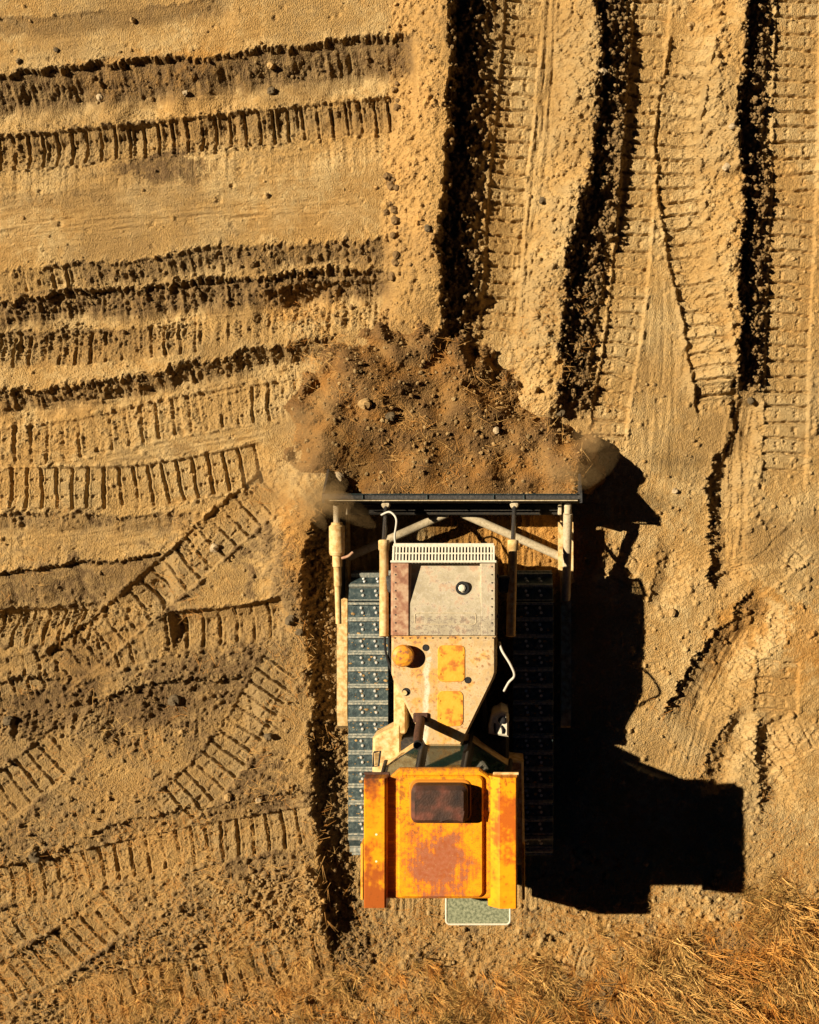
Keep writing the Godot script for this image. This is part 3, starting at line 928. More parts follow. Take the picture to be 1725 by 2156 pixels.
# =================================================================== the earth pushed by the blade
func build_heap() -> void:
	var outline := lower([[628, 1052], [604, 965], [604, 870], [650, 790], [715, 712], [800, 694], [900, 694], [960, 706], [1030, 714], [1075, 770], [1110, 830], [1150, 868], [1215, 888], [1262, 912], [1288, 960], [1262, 1062]])
	var x0 := -3.4
	var z0 := -2.8
	var step := 0.017
	var w := 280
	var h := 151
	var big := noise_of(1.8, 2, 61)
	var swell := noise_of(1.1, 1, 64)
	var lumps := noise_of(7.0, 3, 62, FastNoiseLite.TYPE_CELLULAR)
	lumps.cellular_return_type = FastNoiseLite.RETURN_DISTANCE
	var small := noise_of(26.0, 3, 63)
	var hs := PackedFloat32Array()
	var vs := PackedVector3Array()
	var cs := PackedColorArray()
	for j in h:
		for i in w:
			var x := x0 + i * step
			var z := z0 + j * step
			var p := Vector2(x, z)
			var d := 9.0
			for k in outline.size() - 1:
				d = minf(d, p.distance_to(Geometry2D.get_closest_point_to_segment(p, outline[k], outline[k + 1])))
			if not Geometry2D.is_point_in_polygon(p, outline):
				d = -d
			var a := big.get_noise_2d(x, z)
			var b := -lumps.get_noise_2d(x + a * 0.1, z)
			var c := small.get_noise_2d(x, z)
			d += a * 0.22 + c * 0.03
			var under := ground_at(x, z)
			var base := west_level(z) * (1.0 - smoothstep(-0.9, 0.9, x - edge_x(z)))
			var y := under - 0.06 + minf(d, 0.0) * 0.3
			if d > -0.2:
				var top := base + 0.78 * (1.0 - exp(-maxf(d, 0.0) / 0.75)) + 0.10 * swell.get_noise_2d(x, z) + 0.018 * a + 0.004 * b + 0.006 * c
				top += 0.50 * exp(-(pow((x - 1.02) / 0.42, 2.0) + pow((z + 0.62) / 0.48, 2.0))) * smoothstep(0.0, 0.2, d)
				y = lerpf(under - 0.06, top, smoothstep(-0.08, 0.30, d))
			hs.append(y)
			vs.append(Vector3(x, y, z))
			cs.append(Color(1.0, 0.91, 0.80) * earth(clampf(0.72 + 0.25 * a, 0.0, 1.0), clampf(0.55 + big.get_noise_2d(x + 9.0, z) * 1.1, 0.0, 1.0), a, a * 0.4 + b * 0.15, c * 0.7))
	for k in 1800:
		var x := rng.randf_range(x0 + 0.1, x0 + w * step - 0.1)
		var z := rng.randf_range(z0 + 0.1, z0 + h * step - 0.1)
		var r := 0.010 + 0.026 * pow(rng.randf(), 4.0)
		var n := int(ceil(r / step))
		var ci := int((x - x0) / step)
		var cj := int((z - z0) / step)
		for j in range(maxi(cj - n, 0), mini(cj + n + 1, h)):
			for i in range(maxi(ci - n, 0), mini(ci + n + 1, w)):
				var q := Vector2(x0 + i * step - x, z0 + j * step - z).length_squared() / (r * r)
				if q < 1.0:
					hs[j * w + i] += r * 0.8 * sqrt(1.0 - q)
	var ns := PackedVector3Array()
	var index := PackedInt32Array()
	for j in h:
		for i in w:
			var id := j * w + i
			vs[id].y = hs[id]
			ns.append(Vector3(hs[id - (1 if i > 0 else 0)] - hs[id + (1 if i < w - 1 else 0)], 2.0 * step, hs[id - (w if j > 0 else 0)] - hs[id + (w if j < h - 1 else 0)]).normalized())
			if i < w - 1 and j < h - 1:
				index.append_array([id, id + 1, id + w, id + 1, id + w + 1, id + w])
			# stones and straw rest on the heap too
			var g := int((vs[id].z - GZ0) / CELL) * NX + int((vs[id].x - GX0) / CELL)
			if hs[id] > ht[g]:
				ht[g] = hs[id]
				damp_shade[g] = 0.55
				loose[g] = 0.85
	var arrays := []
	arrays.resize(Mesh.ARRAY_MAX)
	arrays[Mesh.ARRAY_VERTEX] = vs
	arrays[Mesh.ARRAY_NORMAL] = ns
	arrays[Mesh.ARRAY_COLOR] = cs
	arrays[Mesh.ARRAY_INDEX] = index
	var mesh := ArrayMesh.new()
	mesh.add_surface_from_arrays(Mesh.PRIMITIVE_TRIANGLES, arrays)
	var o := obj("soil_heap", mesh, mats.soil, self)
	tag(o, "heap of dark brown loose earth pushed up in front of the blade", "heap")


# =================================================================== the machine
func build_bulldozer() -> void:
	var m := Node3D.new()
	m.name = numbered("bulldozer")
	add_child(m)
	m.position = Vector3(-0.80, 0.0, 2.76)
	tag(m, "rusty yellow crawler bulldozer pushing a heap of earth with its blade", "bulldozer")
	build_tracks(m)
	build_blade(m)
	build_hull(m)
	build_hood(m)
	build_cab(m)


func build_tracks(m: Node3D) -> void:
	# one shoe: plate, grouser bar, four bolts
	var mesh := ArrayMesh.new()
	var st := begin()
	box(st, Vector3(0, -0.012, 0), Vector3(0.54, 0.024, 0.222), 0.006)
	st.generate_normals()
	st.commit(mesh)
	st = begin()
	extrude(st, PackedVector2Array([Vector2(-0.112, 0.0), Vector2(-0.076, 0.0), Vector2(-0.080, 0.052), Vector2(-0.084, 0.056), Vector2(-0.106, 0.056), Vector2(-0.111, 0.052)]), Vector3.BACK, Vector3.UP, Vector3.RIGHT, -0.268, 0.268)
	extrude(st, PackedVector2Array([Vector2(0.088, 0.0), Vector2(0.110, 0.0), Vector2(0.110, 0.016), Vector2(0.092, 0.014)]), Vector3.BACK, Vector3.UP, Vector3.RIGHT, -0.265, 0.265)
	st.generate_normals()
	st.commit(mesh)
	st = begin()
	for x in [-0.085, 0.10]:
		for z in [-0.035, 0.03]:
			lathe(st, Vector3(x + z * 0.3, 0, z), [Vector2(0.021, 0.0), Vector2(0.021, 0.012), Vector2(0.013, 0.021), Vector2(0.0, 0.022)], 8)
	st.generate_normals()
	st.commit(mesh)
	mesh.surface_set_material(0, mats.shoe_steel)
	mesh.surface_set_material(1, mats.grouser_steel)
	mesh.surface_set_material(2, mats.bolt_steel)
	var half := 1.44
	var rad := 0.43
	var total := 4.0 * half + TAU * rad
	var count := 38
	for side in [-1.0, 1.0]:
		# links and rollers between the runs of the track
		st = begin()
		for x in [-0.10, 0.10]:
			var ring := []
			for k in 49:
				var p := loop_point(total * k / 48.0, half, rad - 0.055)
				ring.append(Vector3(x, p.y, p.x))
			tube(st, ring, [0.045], 6, false)
		var track := commit(st, "track", mats.dark_steel, m, Vector3(side * 1.105, 0, 0))
		for k in count:
			var s := total * k / count
			var p := loop_point(s, half, rad)
			var q := loop_point(s + 0.01, half, rad)
			var dir := Vector3(0, q.y - p.y, q.x - p.x).normalized()
			var up := dir.cross(Vector3.RIGHT).normalized()
			var shoe := MeshInstance3D.new()
			shoe.name = "track_shoe"
			shoe.mesh = mesh
			shoe.transform = Transform3D(Basis(up.cross(dir).normalized(), up, dir), Vector3(0, p.y, p.x) + up * 0.02).rotated_local(Vector3.UP, 0.0)
			track.add_child(shoe, true)
		var mm := MultiMesh.new()
		mm.transform_format = MultiMesh.TRANSFORM_3D
		mm.use_colors = true
		mm.mesh = rock_mesh(31, 0.1, Color.WHITE)
		mm.instance_count = 160
		for k in 160:
			var r := 0.005 + 0.016 * pow(rng.randf(), 3.0)
			var turn := Basis.from_euler(Vector3(rng.randf() * TAU, rng.randf() * TAU, 0)).scaled(Vector3(1.6, 0.7, 1.0) * r)
			mm.set_instance_transform(k, Transform3D(turn, Vector3(rng.randf_range(-0.26, 0.26), 0.923, rng.randf_range(-1.42, 1.42))))
			mm.set_instance_color(k, earth(rng.randf_range(0.0, 0.7), 0.1, 0.0, 0.0, 0.0))
		var caked := MultiMeshInstance3D.new()
		caked.name = "caked_soil"
		caked.multimesh = mm
		caked.material_override = mats.clod
		caked.set_meta("kind", "stuff")
		track.add_child(caked, true)
		st = begin()
		box(st, Vector3(0, 0.42, 0.0), Vector3(0.26, 0.34, 2.7), 0.03)
		commit(st, "track_frame", mats.greasy_frame, m, Vector3(side * 1.105, 0, 0))
		for e in [["idler_wheel", -half], ["drive_sprocket", half]]:
			st = begin()
			lathe(st, Vector3(-0.07, 0.47, e[1]), [Vector2(0.0, 0.0), Vector2(0.36, 0.0), Vector2(0.37, 0.02), Vector2(0.37, 0.12), Vector2(0.36, 0.14), Vector2(0.0, 0.14)], 28, Basis(Vector3.FORWARD, -PI / 2.0))
			commit(st, e[0], mats.dark_steel, m, Vector3(side * 1.105, 0, 0))


# A point on a lying oval: (along the machine, up) at arc length s from the front of the top run, backwards first.
func loop_point(s: float, half: float, r: float) -> Vector2:
	var scale := r / 0.43
	var straight := 2.0 * half
	var arc := PI * 0.43
	s = fposmod(s, 2.0 * straight + 2.0 * arc)
	var mid := 0.47
	if s < straight:
		return Vector2(-half + s, mid + r)
	s -= straight
	if s < arc:
		var a := s / 0.43
		return Vector2(half + sin(a) * r, mid + cos(a) * r)
	s -= arc
	if s < straight:
		return Vector2(half - s, mid - r)
	s -= straight
	var b := s / 0.43
	return Vector2(-half - sin(b) * r, mid - cos(b) * r) * Vector2(1, 1) + Vector2.ZERO * scale


func build_blade(m: Node3D) -> void:
	var st := begin()
	# mouldboard: a curved plate with a hollow front
	var front := [Vector2(-3.08, 0.02), Vector2(-2.99, 0.25), Vector2(-2.945, 0.52), Vector2(-2.94, 0.80), Vector2(-2.975, 1.02), Vector2(-3.0, 1.13)]
	var back := [Vector2(-2.93, 1.13), Vector2(-2.90, 0.95), Vector2(-2.875, 0.75), Vector2(-2.885, 0.45), Vector2(-2.93, 0.22), Vector2(-3.03, 0.02)]
	extrude(st, PackedVector2Array(front + back), Vector3.BACK, Vector3.UP, Vector3.RIGHT, -1.66, 1.72)
	var blade := commit(st, "blade", mats.dark_steel, m)
	blade.set_meta("label", "wide dark blade with pale worn edges")
	st = begin()
	box(st, Vector3(0.03, 0.55, -2.80), Vector3(3.1, 0.16, 0.16), 0.02)
	box(st, Vector3(0.03, 0.20, -2.84), Vector3(3.1, 0.14, 0.16), 0.02)
	commit(st, "stiffener", mats.greasy_frame, blade)
	st = begin()
	box(st, Vector3(0.03, 0.05, -3.06), Vector3(3.36, 0.16, 0.05), 0.01)
	commit(st, "cutting_edge", mats.grouser_steel, blade)
	# the top channel: two lips with a dark floor between them, and dividers
	st = begin()
	box(st, Vector3(0.03, 1.145, -2.996), Vector3(3.3, 0.05, 0.010), 0.003)
	commit(st, "front_lip", mats.shoe_steel, blade)
	st = begin()
	box(st, Vector3(0.05, 1.145, -2.912), Vector3(3.28, 0.05, 0.014), 0.003)
	commit(st, "rear_lip", mats.dusty_steel, blade)
	for x in [-1.15, -0.3, 0.58, 0.98]:
		st = begin()
		box(st, Vector3(x, 1.137, -2.954), Vector3(0.012, 0.03, 0.06), 0.003)
		commit(st, "divider", mats.shoe_steel, blade)
	for side in [-1.0, 1.0]:
		st = begin()
		extrude(st, PackedVector2Array([Vector2(-2.88, 0.05), Vector2(-2.88, 1.13), Vector2(-3.0, 1.13), Vector2(-3.34, 0.72), Vector2(-3.34, 0.05)]), Vector3.BACK, Vector3.UP, Vector3.RIGHT, -0.015, 0.015, Vector3(0.03 + side * 1.705, 0, 0))
		commit(st, "end_plate", mats.dark_steel, blade)
		st = begin()
		box(st, Vector3(0.03 + side * 1.56, 0.62, -2.82), Vector3(0.05, 0.5, 0.2), 0.01)
		box(st, Vector3(0.03 + side * 1.44, 0.62, -2.82), Vector3(0.05, 0.5, 0.2), 0.01)
		commit(st, "trunnion_bracket", mats.dusty_steel, blade)
	# push arms and their braces
	for side in [-1.0, 1.0]:
		var x: float = 0.02 + side * 1.55
		st = begin()
		extrude(st, PackedVector2Array([Vector2(-2.78, 0.10), Vector2(-2.78, 0.34), Vector2(-2.0, 0.42), Vector2(0.02, 0.44), Vector2(0.21, 0.38), Vector2(0.26, 0.27), Vector2(0.10, 0.14)]), Vector3.BACK, Vector3.UP, Vector3.RIGHT, -0.072, 0.072, Vector3(x, 0, 0))
		var arm := commit(st, "push_arm", mats.dusty_paint, m)
		st = begin()
		tube(st, [Vector3(x - side * 0.05, 0.30, 0.10), Vector3(x - side * 0.34, 0.30, 0.10)], [0.09], 16)
		commit(st, "pivot_pin", mats.dark_steel, arm)
		st = begin()
		tube(st, [Vector3(0.03 + side * 0.10, 0.45, -2.74), Vector3(0.03 + side * 1.49, 0.36, -2.13)], [0.058], 14)
		commit(st, "diagonal_brace", mats.dusty_steel, m)
		# the tilt strut above the arm: a cylinder on the dusty side, a screw strut on the other
		var strut := Node3D.new()
		strut.name = "tilt_cylinder" if side < 0 else "brace_strut"
		m.add_child(strut, true)
		st = begin()
		if side < 0:
			box(st, Vector3(x + 0.02, 0.60, -2.15), Vector3(0.05, 0.44, 1.15), 0.01)  # added plate that keeps sun off the ground beside the arm
			commit(st, "gusset", mats.greasy_frame, strut)
			st = begin()
			tube(st, [Vector3(x, 0.93, -2.86), Vector3(x, 0.90, -2.60)], [0.045], 14)
			commit(st, "rod", mats.dusty_steel, strut)
			st = begin()
			lathe(st, Vector3(x, 0.895, -2.62), [Vector2(0.0, 0.0), Vector2(0.075, 0.0), Vector2(0.080, 0.03), Vector2(0.106, 0.05), Vector2(0.108, 0.40), Vector2(0.096, 0.44), Vector2(0.0, 0.44)], 24, Basis(Vector3.RIGHT, PI / 2.0 + 0.06))
			commit(st, "barrel", mats.dusty_paint, strut)
			st = begin()
			lathe(st, Vector3(x, 0.87, -2.19), [Vector2(0.0, 0.0), Vector2(0.066, 0.0), Vector2(0.066, 0.16), Vector2(0.052, 0.18), Vector2(0.052, 0.42), Vector2(0.044, 0.44), Vector2(0.040, 0.95), Vector2(0.0, 0.95)], 18, Basis(Vector3.RIGHT, PI / 2.0 + 0.13))
			commit(st, "tail_rod", mats.dusty_paint, strut)
			st = begin()
			tube(st, curve([Vector3(x + 0.07, 0.90, -2.14), Vector3(x + 0.16, 0.94, -2.17), Vector3(x + 0.22, 0.93, -2.22)]), [0.02, 0.02], 8)
			commit(st, "hose_fitting", mats.rust_red, strut)
		else:
			tube(st, [Vector3(x, 0.96, -2.86), Vector3(x, 0.94, -2.74)], [0.05], 14)
			tube(st, [Vector3(x, 0.94, -2.74), Vector3(x, 0.46, -1.55)], [0.062, 0.056], 16)
			commit(st, "tube", mats.dusty_steel, strut)
			st = begin()
			extrude(st, PackedVector2Array([Vector2(-0.11, -2.62), Vector2(0.10, -2.62), Vector2(0.10, -1.78), Vector2(-0.02, -1.72), Vector2(-0.11, -1.95)]), Vector3.RIGHT, Vector3.BACK, Vector3.UP, 0.40, 0.445, Vector3(x, 0, 0))
			commit(st, "gusset", mats.dusty_paint, strut)
	# lift cylinders beside the hood
	for side in [-1.0, 1.0]:
		var lift := Node3D.new()
		lift.name = "lift_cylinder"
		m.add_child(lift, true)
		var x: float = side * 0.835
		var head := Vector3(x + side * 0.02, 1.02, -2.86)
		var neck := Vector3(x, 1.46, -2.37)
		var tail := Vector3(x - side * 0.03, 1.72, -1.18)
		st = begin()
		tube(st, [head, neck], [0.030], 12)
		commit(st, "rod", mats.chrome_rod, lift)
		st = begin()
		lathe(st, head - Vector3(0, 0.03, 0), [Vector2(0.0, 0.0), Vector2(0.05, 0.01), Vector2(0.062, 0.045), Vector2(0.045, 0.085), Vector2(0.0, 0.09)], 14)
		commit(st, "rod_eye", mats.dusty_steel, lift)
		st = begin()
		var d := (tail - neck).normalized()
		tube(st, [neck - d * 0.02, neck + d * 0.10, neck + d * 0.101, tail], [0.072, 0.072, 0.058, 0.058], 16)
		commit(st, "barrel", mats.dusty_paint, lift)
		st = begin()
		box(st, neck + d * 0.55 + Vector3(-side * 0.10, -0.02, 0.0), Vector3(0.14, 0.14, 0.22), 0.02)
		commit(st, "yoke", mats.dark_steel, lift)
	st = begin()
	tube(st, curve([Vector3(-0.90, 1.20, -2.72), Vector3(-0.78, 1.25, -2.76), Vector3(-0.69, 1.3, -2.66), Vector3(-0.70, 1.42, -2.45), Vector3(-0.68, 1.5, -2.34)]), [0.014], 8)
	commit(st, "hose", mats.grey_hose, m)
	st = begin()
	tube(st, curve([Vector3(-0.76, 1.62, -1.40), Vector3(-0.80, 1.66, -1.2), Vector3(-0.79, 1.62, -0.95), Vector3(-0.72, 1.58, -0.72), Vector3(-0.66, 1.5, -0.55)]), [0.016], 8)
	tube(st, curve([Vector3(-0.72, 1.62, -1.40), Vector3(-0.745, 1.68, -1.2), Vector3(-0.74, 1.64, -0.95), Vector3(-0.67, 1.58, -0.75)]), [0.014], 8)
	commit(st, "hose", mats.black_rubber, m)
	st = begin()
	tube(st, curve([Vector3(0.66, 1.85, -1.12), Vector3(0.70, 1.95, -1.02), Vector3(0.80, 1.98, -0.86), Vector3(0.85, 1.96, -0.72), Vector3(0.78, 1.88, -0.62), Vector3(0.72, 1.80, -0.50)]), [0.016], 8)
	commit(st, "hose", mats.grey_hose, m)


func build_hull(m: Node3D) -> void:
	var st := begin()
	box(st, Vector3(0, 0.68, -0.10), Vector3(0.95, 0.62, 4.1), 0.05)
	commit(st, "main_frame", mats.greasy_frame, m)
	st = begin()
	box(st, Vector3(-0.02, 1.30, -1.25), Vector3(0.80, 0.7, 1.75), 0.03)
	commit(st, "engine", mats.greasy_frame, m)
	st = begin()
	box(st, Vector3(-0.03, 1.30, -2.16), Vector3(1.20, 1.10, 0.10), 0.02)
	commit(st, "radiator", mats.dark_steel, m)
	st = begin()
	box(st, Vector3(0, 1.18, 1.0), Vector3(1.56, 0.72, 1.7), 0.04)
	commit(st, "transmission_case", mats.greasy_frame, m)
	# fenders over the tracks beside the cab
	for side in [-1.0, 1.0]:
		st = begin()
		slab(st, PackedVector2Array([Vector2(side * 0.60, -0.06 if side < 0 else 0.40), Vector2(side * 0.97, 0.14 if side < 0 else 0.44), Vector2(side * 0.99, 1.78), Vector2(side * 0.60, 1.78)]), 1.10, 1.56, 0.03)
		commit(st, "fender", mats.dusty_paint, m)
		st = begin()
		box(st, Vector3(-1.10 if side < 0 else 0.97, 1.35, 1.85), Vector3(0.035, 0.5, 0.72), 0.008)
		commit(st, "guard_panel", mats.paint, m)
	st = begin()
	box(st, Vector3(-0.62, 1.30, -0.28), Vector3(0.16, 0.5, 0.75), 0.02)
	commit(st, "side_panel", mats.dusty_paint, m)
	# the tank behind the cab
	st = begin()
	slab(st, round_rect(-0.015, 1.55, 0.806, 2.42, 0.05), 1.05, 1.90, 0.02)
	var tank := commit(st, "fuel_tank", mats.tank_green, m)
	st = begin()
	var rim := round_rect(-0.005, 1.56, 0.796, 2.41, 0.05)
	var ring := []
	for p in rim:
		ring.append(Vector3(p.x, 1.895, p.y))
	ring.append(ring[0])
	tube(st, ring, [0.014], 8, false)
	commit(st, "rim", mats.cream_plate, tank)
	st = begin()
	box(st, Vector3(-0.35, 1.35, 2.0), Vector3(0.5, 0.5, 0.3), 0.03)
	commit(st, "rear_case", mats.greasy_frame, m)
	# pale filter housing in front of the cab
	st = begin()
	slab(st, PackedVector2Array([Vector2(0.52, -0.02), Vector2(0.56, -0.16), Vector2(0.68, -0.22), Vector2(0.76, -0.19), Vector2(0.78, -0.06), Vector2(0.78, 0.12), Vector2(0.52, 0.08)]), 1.0, 1.62, 0.025)
	var filter := commit(st, "filter_housing", mats.cream_plate, m)
	st = begin()
	lathe(st, Vector3(0.69, 1.62, -0.10), [Vector2(0.045, 0.0), Vector2(0.045, 0.03), Vector2(0.025, 0.035), Vector2(0.0, 0.035)], 14)
	commit(st, "cap", mats.black_rubber, filter)
	st = begin()
	tube(st, curve([Vector3(0.60, 1.63, -0.06), Vector3(0.60, 1.645, 0.0), Vector3(0.61, 1.63, 0.07)]), [0.012], 6)
	commit(st, "handle", mats.black_rubber, filter)
	st = begin()
	tube(st, curve([Vector3(0.68, 1.63, -0.03), Vector3(0.70, 1.645, 0.02), Vector3(0.70, 1.63, 0.07)]), [0.012], 6)
	commit(st, "handle", mats.black_rubber, filter)


func build_hood(m: Node3D) -> void:
	var cx := -0.03
	# worn paint of the rear hood: chalky cream, orange where it is left, streaks rubbed bare
	var worn := painted("worn_hood_paint", 200, 260, Vector2(1.3, 1.4), 70, 0.7, func(x: float, y: float, a: float, b: float, c: float) -> Color:
		var col := Color(0.47, 0.33, 0.155).lerp(Color(0.60, 0.49, 0.30), clampf(0.5 + a + b, 0.0, 1.0))
		var orange := smoothstep(0.0, 0.5, a + 0.5 * b + 0.36 - absf(x - 0.42) * 1.0)
		col = col.lerp(Color(0.60, 0.29, 0.05), orange * 0.85)
		col = col.lerp(Color(0.36, 0.17, 0.07), smoothstep(0.25, 0.5, b + 0.4 * a - 0.1))
		var bare := smoothstep(0.035, 0.01, absf(x - 0.36 + 0.05 * y + 0.03 * a)) * smoothstep(0.1, 0.3, y + b * 0.3)
		col = col.lerp(Color(0.68, 0.62, 0.48), bare * 0.8)
		var dirt := smoothstep(0.1, 0.5, b * 0.8 + c * 0.5 + 0.35 * smoothstep(0.35, 0.5, absf(x - 0.5)))
		col = col.lerp(Color(0.27, 0.18, 0.09), dirt * 0.6)
		return col * (1.0 + 0.25 * c))
	var burnt := painted("burnt_hood_metal", 200, 160, Vector2(0.9, 0.95), 80, 0.7, func(x: float, y: float, a: float, b: float, c: float) -> Color:
		var col := Color(0.33, 0.285, 0.195).lerp(Color(0.49, 0.44, 0.32), clampf(0.5 + a + 0.6 * b, 0.0, 1.0))
		col = col.lerp(Color(0.38, 0.23, 0.14), smoothstep(0.1, 0.5, a + 0.5 * b) * 0.7)
		col = col.lerp(Color(0.56, 0.52, 0.42), smoothstep(0.35, 0.6, b + c * 0.5 + 0.2 * y) * 0.7)
		col = col.lerp(Color(0.13, 0.10, 0.075), smoothstep(0.3, 0.55, b * 0.7 + c * 0.6 + (0.28 if y > 0.72 else 0.0)) * 0.8)
		return col * (1.0 + 0.2 * c))
	uv_rect = Rect2(cx - 0.66, -1.24, 1.32, 1.42)
	var st := begin()
	slab(st, PackedVector2Array([Vector2(cx - 0.655, -1.215), Vector2(cx + 0.655, -1.215), Vector2(cx + 0.655, -0.76), Vector2(cx + 0.63, -0.68), Vector2(cx + 0.22, 0.16), Vector2(cx - 0.22, 0.16), Vector2(cx - 0.63, -0.66), Vector2(cx - 0.655, -0.74)]), 1.18, 1.985, 0.03)
	var rear := commit(st, "rear_hood", worn, m)
	# front hood: raised rails with a sheet sunk between them that climbs to their height
	st = begin()
	uv_rect = Rect2(cx - 0.43, -2.13, 0.90, 0.93)
	box(st, Vector3(cx + 0.02, 1.50, -1.668), Vector3(1.22, 0.66, 0.885), 0.01)
	quad(st, Vector3(cx - 0.43, 1.85, -2.12), Vector3(cx + 0.46, 1.85, -2.12), Vector3(cx + 0.46, 1.98, -1.62), Vector3(cx - 0.43, 1.98, -1.62), Vector3.UP)
	quad(st, Vector3(cx - 0.43, 1.98, -1.62), Vector3(cx + 0.46, 1.98, -1.62), Vector3(cx + 0.46, 1.984, -1.225), Vector3(cx - 0.43, 1.984, -1.225), Vector3.UP)
	quad(st, Vector3(cx - 0.43, 1.80, -2.12), Vector3(cx + 0.46, 1.80, -2.12), Vector3(cx + 0.46, 1.85, -2.12), Vector3(cx - 0.43, 1.85, -2.12), Vector3.FORWARD)
	var fore := commit(st, "front_hood", burnt, m)
	uv_rect = Rect2(cx + 0.30, -2.13, 0.60, 0.93)
	st = begin()
	extrude(st, PackedVector2Array([Vector2(0.66, 1.2), Vector2(0.66, 1.97), Vector2(0.635, 2.0), Vector2(0.47, 1.992), Vector2(0.45, 1.96), Vector2(0.45, 1.8)]), Vector3.RIGHT, Vector3.UP, Vector3.BACK, -2.12, -1.224, Vector3(cx, 0, 0))
	commit(st, "side_rail", burnt, fore)
	uv_rect = Rect2()
	st = begin()
	extrude(st, PackedVector2Array([Vector2(-0.66, 1.2), Vector2(-0.66, 1.97), Vector2(-0.635, 2.0), Vector2(-0.44, 2.0), Vector2(-0.415, 1.975), Vector2(-0.415, 1.8)]), Vector3.RIGHT, Vector3.UP, Vector3.BACK, -2.12, -1.224, Vector3(cx, 0, 0))
	commit(st, "side_rail", mats.rust_red, fore)
	# pressed rib across the sheet
	st = begin()
	var rib := round_rect(cx - 0.36, -1.50, cx + 0.40, -1.36, 0.03)
	var ring := []
	for p in rib:
		ring.append(Vector3(p.x, 1.979, p.y))
	ring.append(ring[0])
	tube(st, ring, [0.008], 6, false)
	commit(st, "pressed_rib", mats.dusty_steel, fore)
	# filler neck
	st = begin()
	lathe(st, Vector3(0.20, 1.93, -1.81), [Vector2(0.0, 0.0), Vector2(0.085, 0.0), Vector2(0.085, 0.035), Vector2(0.058, 0.035), Vector2(0.056, 0.012), Vector2(0.0, 0.012)], 24)
	var neck := commit(st, "filler_neck", mats.black_rubber, fore)
	st = begin()
	lathe(st, Vector3(0.195, 1.942, -1.81), [Vector2(0.048, 0.0), Vector2(0.046, 0.022), Vector2(0.030, 0.032), Vector2(0.0, 0.034)], 8)
	commit(st, "filler_cap", mats.guard_cream, neck)
	# slotted guard over the radiator
	st = begin()
	box(st, Vector3(cx, 1.945, -2.345), Vector3(1.26, 0.03, 0.05), 0.008)
	box(st, Vector3(cx, 2.015, -2.145), Vector3(1.32, 0.03, 0.03), 0.006)
	box(st, Vector3(cx - 0.625, 1.98, -2.245), Vector3(0.03, 0.03, 0.20), 0.006, Basis(Vector3.RIGHT, -0.33))
	box(st, Vector3(cx + 0.625, 1.98, -2.245), Vector3(0.03, 0.03, 0.20), 0.006, Basis(Vector3.RIGHT, -0.33))
	var guard := commit(st, "radiator_guard", mats.guard_cream, m)
	st = begin()
	box(st, Vector3.ZERO, Vector3(0.022, 0.012, 0.19), 0.003, Basis(Vector3.RIGHT, -0.33))
	st.generate_normals()
	var slat := st.commit()
	for k in 30:
		obj("slat", slat, mats.guard_cream, guard, Vector3(cx - 0.59 + 1.18 * k / 29.0, 1.978, -2.245))
	st = begin()
	box(st, Vector3(cx, 1.982, -2.245), Vector3(1.22, 0.012, 0.018), 0.003)
	commit(st, "cross_bar", mats.guard_cream, guard)
	st = begin()
	box(st, Vector3(cx, 1.86, -2.24), Vector3(1.2, 0.02, 0.2), 0.004)
	commit(st, "fan_shroud", mats.dark_steel, guard)
	# screws along the seams
	st = begin()
	for k in 14:
		lathe(st, Vector3(cx - 0.61 + 1.22 * k / 13.0, 1.985, -1.19), [Vector2(0.010, 0.0), Vector2(0.009, 0.007), Vector2(0.0, 0.009)], 6)
	for k in 9:
		for side in [-1.0, 1.0]:
			lathe(st, Vector3(cx + side * 0.60, 2.0, -2.08 + 0.1 * k), [Vector2(0.010, 0.0), Vector2(0.009, 0.007), Vector2(0.0, 0.009)], 6)
	var screws := commit(st, "screws", mats.dark_steel, rear)
	screws.set_meta("kind", "stuff")
	for side in [-1.0, 1.0]:
		for z in [-1.95, -1.45]:
			st = begin()
			box(st, Vector3(cx + side * 0.672, 1.80, z), Vector3(0.025, 0.10, 0.05), 0.006)
			commit(st, "latch", mats.dark_steel, fore)
	# air cleaner cap
	st = begin()
	lathe(st, Vector3(-0.53, 1.98, -0.98), [Vector2(0.09, 0.0), Vector2(0.09, 0.05), Vector2(0.135, 0.06), Vector2(0.138, 0.11), Vector2(0.125, 0.145), Vector2(0.08, 0.165), Vector2(0.0, 0.172)], 28)
	commit(st, "air_cleaner_cap", patterned("scorched_paint", grain(0.012, 4, [[0.0, 0.12, 0.10, 0.10], [0.35, 0.34, 0.12, 0.04], [0.5, 0.66, 0.27, 0.02], [1.0, 0.72, 0.36, 0.03]], 25), 1.7, 0.5), rear)
	# access covers, and black discs painting the dark of open holes
	for r in [[-0.105, -1.10, 0.235, -0.645, 0.06], [-0.11, -0.53, 0.215, -0.09, 0.07]]:
		st = begin()
		slab(st, round_rect(r[0], r[1], r[2], r[3], r[4]), 1.95, 1.995, 0.006)
		for b in [[r[0] + 0.03, r[1] + 0.12], [r[0] + 0.03, r[3] - 0.10], [r[2] - 0.03, r[1] + 0.12], [r[2] - 0.03, r[3] - 0.10]]:
			lathe(st, Vector3(b[0], 1.995, b[1]), [Vector2(0.011, 0.0), Vector2(0.011, 0.008), Vector2(0.0, 0.01)], 6)
		commit(st, "access_cover", mats.paint, rear)
